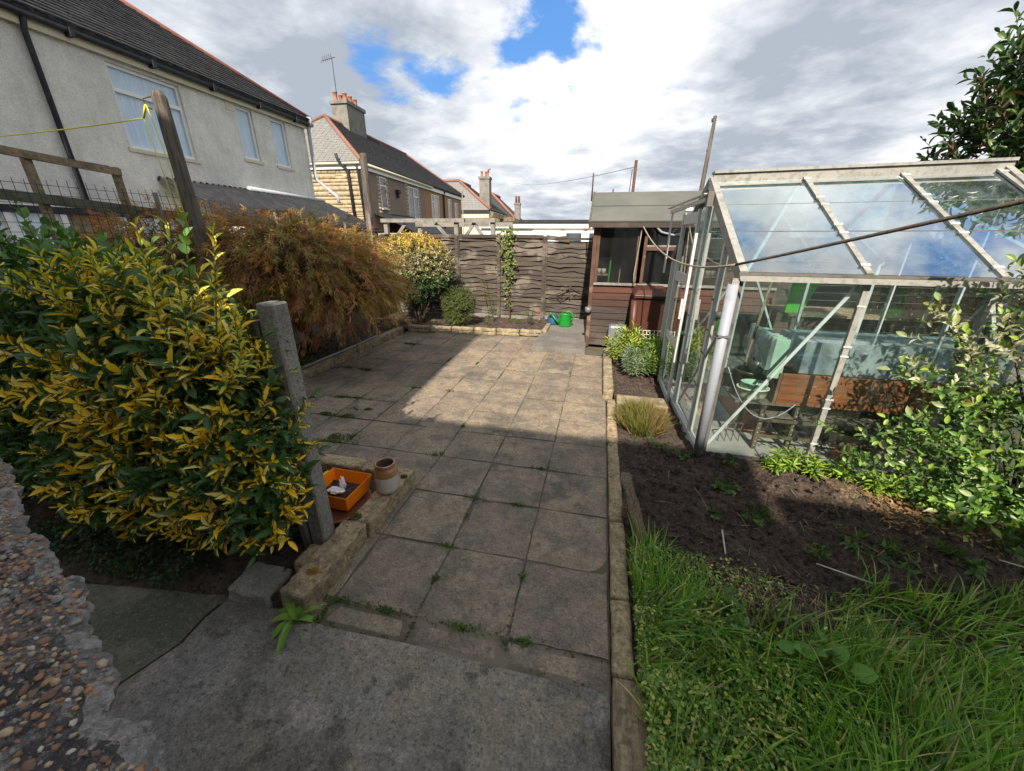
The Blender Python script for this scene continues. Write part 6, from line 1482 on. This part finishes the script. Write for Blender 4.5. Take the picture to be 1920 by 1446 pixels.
small_plant('iris_tuft', 'broad leaved green weed growing beside the near end of the stone edging', 'weed', (-1.27, 1.0, -.0), .02, .03, 4, .02, .01, T_SMALL, [(.1, .2, .03)], nst=3)
it = thing('strap_leaf_weed', 'bright green strap leaved weed at the near corner of the stone edging', 'weed', (-1.28, 1.0, 0))
for k_, (dx, dy, dz, L_) in enumerate(((-.7, .5, .5, .16), (-.9, .2, .25, .12), (.25, -.9, .05, .19), (-.35, -.8, .1, .12), (.8, .2, .1, .10), (.5, .55, .2, .12), (.1, .7, .4, .10), (-.6, -.3, .4, .10))):
    V, F, c, u = leafset(tpl([.3, .45, .5, .4, .03], .25, .35, .08), np.array([[-1.28, 1.005, .012]]), np.array([[dx, dy, dz]]), np.array([[0, 0, 1.]]), np.array([L_]), np.array([.036]), np.array([[.17, .30, .045]]))
    obj('leaf', mesh_np('leaf', V, F, M['leaf_soft'], {'c': c, 'luv': u}), it)
small_plant('broad_weed', 'broad leaved weed in the middle of the long grass', 'weed', (1.02, 1.28, .05), .12, .16, 34, .065, .05, T_ROUND, [(.10, .22, .04), (.14, .27, .05)], nst=6)
small_plant('broad_weed', 'rounded leaf weed at the left of the lawn below the straw', 'weed', (.72, 1.42, .04), .10, .12, 30, .045, .038, T_ROUND, [(.09, .18, .05), (.13, .23, .06)], nst=6)
small_plant('planter_weed', 'ferny green weeds behind the left edging under the maple', 'weed', (-3.85, 3.9, .03), .35, .25, 300, .05, .03, T_SMALL, [(.05, .11, .03), (.08, .15, .04)], nst=20)
small_plant('edging_fern', 'small green plant in the far left corner of the edging', 'weed', (-3.75, 6.3, .03), .18, .2, 120, .05, .03, T_SMALL, [(.05, .11, .03), (.08, .15, .04)], nst=12)
# ivy ground cover at hedge foot
n = 2500; P = np.stack([rng.uniform(-3.2, -1.95, n), rng.uniform(.98, 1.3, n), rng.uniform(0.0, .12, n)], -1)
tag(leaf_obj('ground_ivy', [leafset(T_SMALL, P, rng.normal(0, 1, (n, 3)), np.array([[0, -.3, 1.]]) + rng.normal(0, .4, (n, 3)), rng.uniform(.015, .03, n), rng.uniform(.012, .025, n), pick([(.02, .05, .015), (.035, .07, .02)], n))], M['leaf_soft']), kind='stuff')

# grass
def lawn_edge(x): return np.interp(x, [.3, .5, .85, 1.2, 1.5, 1.9, 2.3, 3], [1.95, 1.92, 1.62, 1.62, 1.9, 1.85, 1.95, 2.0])
n = 30000; X = rng.uniform(.30, 4.2, n); Y = rng.uniform(.2, 2.0, n); Y = np.where(rng.random(n) < .4, rng.uniform(.6, 1.5, n), Y)
dens = fbm(X, Y, 3, 4)
keep = (Y < lawn_edge(X) + (dens - .5) * .35) & (rng.random(n) < .35 + dens * 1.1) & ~((X < .75) & (Y < 1.35) & (rng.random(n) < .55)) & ~((np.abs(X - .95) < .28) & (np.abs(Y - 1.5) < .14) & (rng.random(n) < .85))
X, Y = X[keep], Y[keep]; n = len(X)
gx = (vnoise(X * 5.1, Y * 5.1) - .5) * 2.2 + .25; gy = (vnoise(X * 5.3 + 30, Y * 5.3) - .5) * 2.2 - .1
L = rng.uniform(.09, .30, n) * (.65 + .6 * vnoise(X * 2, Y * 2 + 50)) * np.clip((lawn_edge(X) - Y) * 2 + .7, .5, 1)
seg = 5; V = np.zeros((n, seg + 1, 2, 3)); lean = np.stack([gx, gy], -1) + rng.normal(0, .6, (n, 2)); wv = rng.uniform(.0022, .006, n)
ld = lean / np.maximum(np.linalg.norm(lean, axis=1, keepdims=True), .05); lm = np.minimum(np.linalg.norm(lean, axis=1) * .85, 1.5)
px_ = X.copy(); py_ = Y.copy(); pz_ = np.full(n, .0) + .015
for s_ in range(seg + 1):
    th = lm * (.25 + .95 * s_ / seg); th = np.minimum(th, 1.9)
    if s_:
        px_ = px_ + ld[:, 0] * np.sin(th) * L / seg; py_ = py_ + ld[:, 1] * np.sin(th) * L / seg; pz_ = np.maximum(pz_ + np.cos(th) * L / seg, .012)
    ww = wv * (1 - (s_ / seg) ** 2 * .92); pr = np.stack([-ld[:, 1], ld[:, 0]], -1)
    tw = rng.normal(0, .0, n)
    for e_, sg in ((0, -1), (1, 1)): V[:, s_, e_] = np.stack([px_ + pr[:, 0] * ww * sg, py_ + pr[:, 1] * ww * sg, pz_ + (ww * .5 if e_ else 0)], -1)
F = []
for s_ in range(seg): a = s_ * 2; F.append((a, a + 1, a + 3, a + 2))
F = (np.array(F)[None] + (np.arange(n) * (seg + 1) * 2)[:, None, None]).reshape(-1, 4)
gc_ = pick([(.13, .27, .03), (.18, .34, .04), (.09, .19, .028), (.27, .41, .07), (.42, .36, .16), (.08, .18, .06)], n, .25, [.27, .25, .2, .12, .09, .07]) * (.7 + .6 * vnoise(X * 4, Y * 4)[:, None])
C = np.repeat(np.concatenate([gc_, np.ones((n, 1))], 1), (seg + 1) * 2, 0); U = np.zeros((len(C), 3)); U[:, 0] = np.tile([-1, 1], n * (seg + 1)); U[:, 1] = .5
tag(obj('grass', mesh_np('grass', V.reshape(-1, 3), F, M['grass'], {'c': C, 'luv': U}, smooth=True)), kind='stuff')
# weedy herb layer at left of the lawn
n = 22000; X = .30 + np.abs(rng.normal(0, .36, n)); Y = rng.uniform(.45, 1.75, n); keep = (X < 1.4) & (rng.random(n) < np.where(Y > 1.4, .35, 1)); X, Y = X[keep], Y[keep]; n = len(X)
P = np.stack([X, Y, .02 + rng.random(n) ** 1.2 * (.04 + .16 * vnoise(X * 7, Y * 7))], -1)
tag(leaf_obj('herb_layer', [leafset(T_SMALL, P, rng.normal(0, 1, (n, 3)) + [0, 0, .2], UP[None] + rng.normal(0, .45, (n, 3)), rng.uniform(.010, .026, n), rng.uniform(.007, .018, n), pick([(.20, .33, .08), (.28, .40, .10), (.14, .25, .07), (.50, .48, .12), (.10, .19, .05)], n))], M['leaf_soft']), kind='stuff')
# dry straw on soil and lawn edge
n = 580; X = np.concatenate([rng.normal(.85, .2, 400), rng.uniform(.4, 3.2, 180)]); Y = np.concatenate([rng.normal(1.62, .1, 400), rng.uniform(1.8, 2.9, 180)])
P = np.stack([X, Y, .05 + soilh(X, Y) * .6], -1)
tag(leaf_obj('straw', [leafset(T_STRAND, P, rng.normal(0, 1, (n, 3)) * [1, 1, .15], np.tile(UP, (n, 1)), rng.uniform(.04, .15, n), rng.uniform(.0015, .004, n), pick([(.38, .28, .17), (.28, .20, .12), (.2, .14, .08)], n))], M['leaf_soft']), kind='stuff')
n = 2600; X = rng.uniform(1.9, 3.8, n); Y = 2.72 - np.abs(rng.normal(0, .2, n)); P = np.stack([X, Y, soilh(X, Y) * .8 + .055], -1)
tag(leaf_obj('fallen_leaves', [leafset(T_SMALL, P, rng.normal(0, 1, (n, 3)) * [1, 1, .2], UP[None] + rng.normal(0, .25, (n, 3)), rng.uniform(.02, .04, n), rng.uniform(.008, .018, n), pick([(.34, .20, .10), (.26, .15, .08), (.40, .28, .16)], n))], M['leaf_soft']), kind='stuff')
# soil clods and grit
n = 1600; mb = MB(); ico = [(0, 0, 1), (.9, 0, 0), (0, .8, .1), (-.8, .1, 0), (0, -.9, 0), (0, 0, -.6)]; icf = [(0, 1, 2), (0, 2, 3), (0, 3, 4), (0, 4, 1), (5, 2, 1), (5, 3, 2), (5, 4, 3), (5, 1, 4)]
def scatter(name, n, xr, yr, zf, rmin, rmax, m, filt=None):
    mb = MB()
    for _ in range(n):
        x, y = rnd.uniform(*xr), rnd.uniform(*yr)
        if filt and not filt(x, y): continue
        r_ = rmin + (rmax - rmin) * rnd.random() ** 2.5; a = rnd.random() * 6.28; z_ = float(zf(np.array([x]), np.array([y]))[0])
        mb.add([(x + (vx * math.cos(a) - vy * math.sin(a)) * r_ * rnd.uniform(.7, 1.2), y + (vx * math.sin(a) + vy * math.cos(a)) * r_, z_ + vz * r_ * .7) for vx, vy, vz in ico], icf)
    return tag(mb.build(name, m), kind='stuff')
scatter('soil_clods', 4200, (.33, 3.4), (1.7, 2.98), lambda x, y: soilh(x, y) + np.clip(y - 2.2, 0, 1) * .03 + .004, .004, .038, M['soil'])
scatter('pale_grit', 260, (.33, 3.2), (1.5, 2.98), lambda x, y: soilh(x, y) + np.clip(y - 2.2, 0, 1) * .03 + .006, .002, .007, M['concrete_pale'])
scatter('path_grit', 150, (-1.5, .15), (.5, 1.0), lambda x, y: x * 0 + .004, .0012, .004, M['concrete_pale'])
scatter('patio_grit', 260, (-1.25, .15), (1.1, 6), lambda x, y: x * 0 + .010, .0012, .004, M['concrete_pale'])
scatter('planter_soil', 500, (-2.05, -1.38), (1.3, 2.08), lambda x, y: soilh(x, y) * .6, .004, .02, M['soil'])
# moss and grass in the patio joints
n = 5200; P = []
spots = [(-1.22, 2.57, .07), (-.32, 2.56, .07), (-3.36, 4.37, .12), (-2.55, 3.0, .16), (-2.2, 2.62, .16), (-2.6, 3.46, .12), (-.73, 2.08, .06), (-.42, 2.07, .05), (-2.1, 3.9, .08), (-3.0, 5.76, .12), (-2.1, 5.0, .10), (-1.64, 5.0, .08), (-.73, 1.62, .05), (-.9, 1.15, .10), (-.5, 1.15, .08), (-1.15, 1.15, .06), (-.73, 1.38, .03), (-.72, 1.9, .03), (-.27, 1.5, .03), (-1.64, 3.9, .06), (-1.2, 3.1, .05), (-1.2, 1.05, .07), (-.2, 1.15, .05)]
for sx_, sy_, sr in spots:
    for _ in range(int(90 * (sr / .07))):
        a = rnd.random() * 6.28; r_ = abs(rnd.gauss(0, sr)); x, y = sx_ + math.cos(a) * r_, sy_ + math.sin(a) * r_ * .5
        # pull onto the nearest joint
        jx = min(xs, key=lambda v: abs(v - x)); jy = min(ys, key=lambda v: abs(v - y))
        if abs(jx - x) < abs(jy - y): x = jx + rnd.gauss(0, .008)
        else: y = jy + rnd.gauss(0, .008)
        if x < .17: P.append((x, y, .004))
P = np.array(P); n = len(P)
tag(leaf_obj('joint_moss', [leafset(T_SMALL, P, rng.normal(0, 1, (n, 3)) + [0, 0, .35], UP[None] + rng.normal(0, .5, (n, 3)), rng.uniform(.010, .026, n), rng.uniform(.005, .012, n), pick([(.06, .13, .02), (.09, .17, .03), (.05, .08, .02)], n))], M['leaf_soft']), kind='stuff')
n = 5200; jj = rng.integers(0, len(joints), n); side = rng.integers(0, 2, n); tj = rng.random(n); J = np.array(joints)[jj]
X = np.where(side == 0, J[:, 0] + rng.normal(0, .006, n), J[:, 0] + (J[:, 2] - J[:, 0]) * tj); Y = np.where(side == 1, J[:, 1] + rng.normal(0, .006, n), J[:, 1] + (J[:, 3] - J[:, 1]) * tj)
kp = fbm(X, Y, 2.2, 3) > .56; P = np.stack([X, Y, np.full(n, -.002)], -1)[kp]; n = len(P)
tag(leaf_obj('joint_debris', [leafset(T_SMALL, P, rng.normal(0, 1, (n, 3)) * [1, 1, .3], UP[None] + rng.normal(0, .4, (n, 3)), rng.uniform(.007, .018, n), rng.uniform(.005, .012, n), pick([(.05, .08, .02), (.06, .05, .03), (.10, .08, .05)], n))], M['leaf_soft']), kind='stuff')
n = 9000; S_ = [(-2.55, 3.02, .30, .05), (-2.25, 2.62, .22, .10), (-2.65, 3.44, .25, .04), (-2.95, 2.95, .2, .12), (-2.35, 3.2, .12, .04), (-3.1, 4.35, .2, .05), (-3.05, 5.75, .25, .05), (-2.55, 2.2, .35, .12)]
ii = rng.choice(len(S_), n); SA = np.array(S_)[ii]; X = SA[:, 0] + rng.normal(0, 1, n) * SA[:, 2] * .5; Y = SA[:, 1] + rng.normal(0, 1, n) * SA[:, 3] * .5; kp = fbm(X, Y, 8, 4) > .47; P = np.stack([X, Y, np.full(n, .008)], -1)[kp & (X < -1.7)]; n = len(P)
tag(leaf_obj('moss_patch', [leafset(T_SMALL, P, rng.normal(0, 1, (n, 3)), UP[None] + rng.normal(0, .35, (n, 3)), rng.uniform(.008, .018, n), rng.uniform(.006, .012, n), pick([(.055, .08, .015), (.08, .10, .02), (.04, .06, .015)], n))], M['leaf_soft']), kind='stuff')
# moss cushions on the kerb stones
mb_ = None
for i, (x, y, z_, r_) in enumerate(((-1.335, 1.60, .118, .035), (-1.25, 2.05, .115, .025), (-1.30, 1.18, .127, .03))):
    n = 500; a = rng.uniform(0, 6.28, n); rr = np.sqrt(rng.random(n)) * r_; P = np.stack([x + np.cos(a) * rr, y + np.sin(a) * rr * .8, z_ + (1 - (rr / r_) ** 2) * r_ * .3], -1)
    c_ = [(.11, .13, .02), (.08, .10, .02)] if i < 2 else [(.42, .24, .05), (.35, .2, .05)]
    tag(leaf_obj('moss_cushion', [leafset(T_SMALL, P, rng.normal(0, 1, (n, 3)), UP[None] + rng.normal(0, .5, (n, 3)), rng.uniform(.004, .009, n), rng.uniform(.003, .006, n), pick(c_, n))], M['leaf_soft'], None, None), ['olive moss cushion between the two near edging blocks', 'small moss patch behind the stoneware jar', 'round ochre lichen patch on the nearest edging block'][i], 'moss')
# pale sticks
for i, (a, b) in enumerate((((.86, 2.05, .07), (.83, 1.86, .06)), ((1.30, 1.90, .06), (1.52, 1.82, .06)), ((2.3, 2.15, .07), (2.75, 2.0, .06)))):
    tag(MB().tube([a, b], .0045, 6).build('stick', M['beige_pl']), ['pale stick standing on the soil near the stump', 'pale stick lying at the grass edge', 'long pale stick lying right of the soil'][i], 'stick')
for o in bpy.data.objects:
    if o.type == 'MESH' and not o.data.materials: print('nomat', o.name)
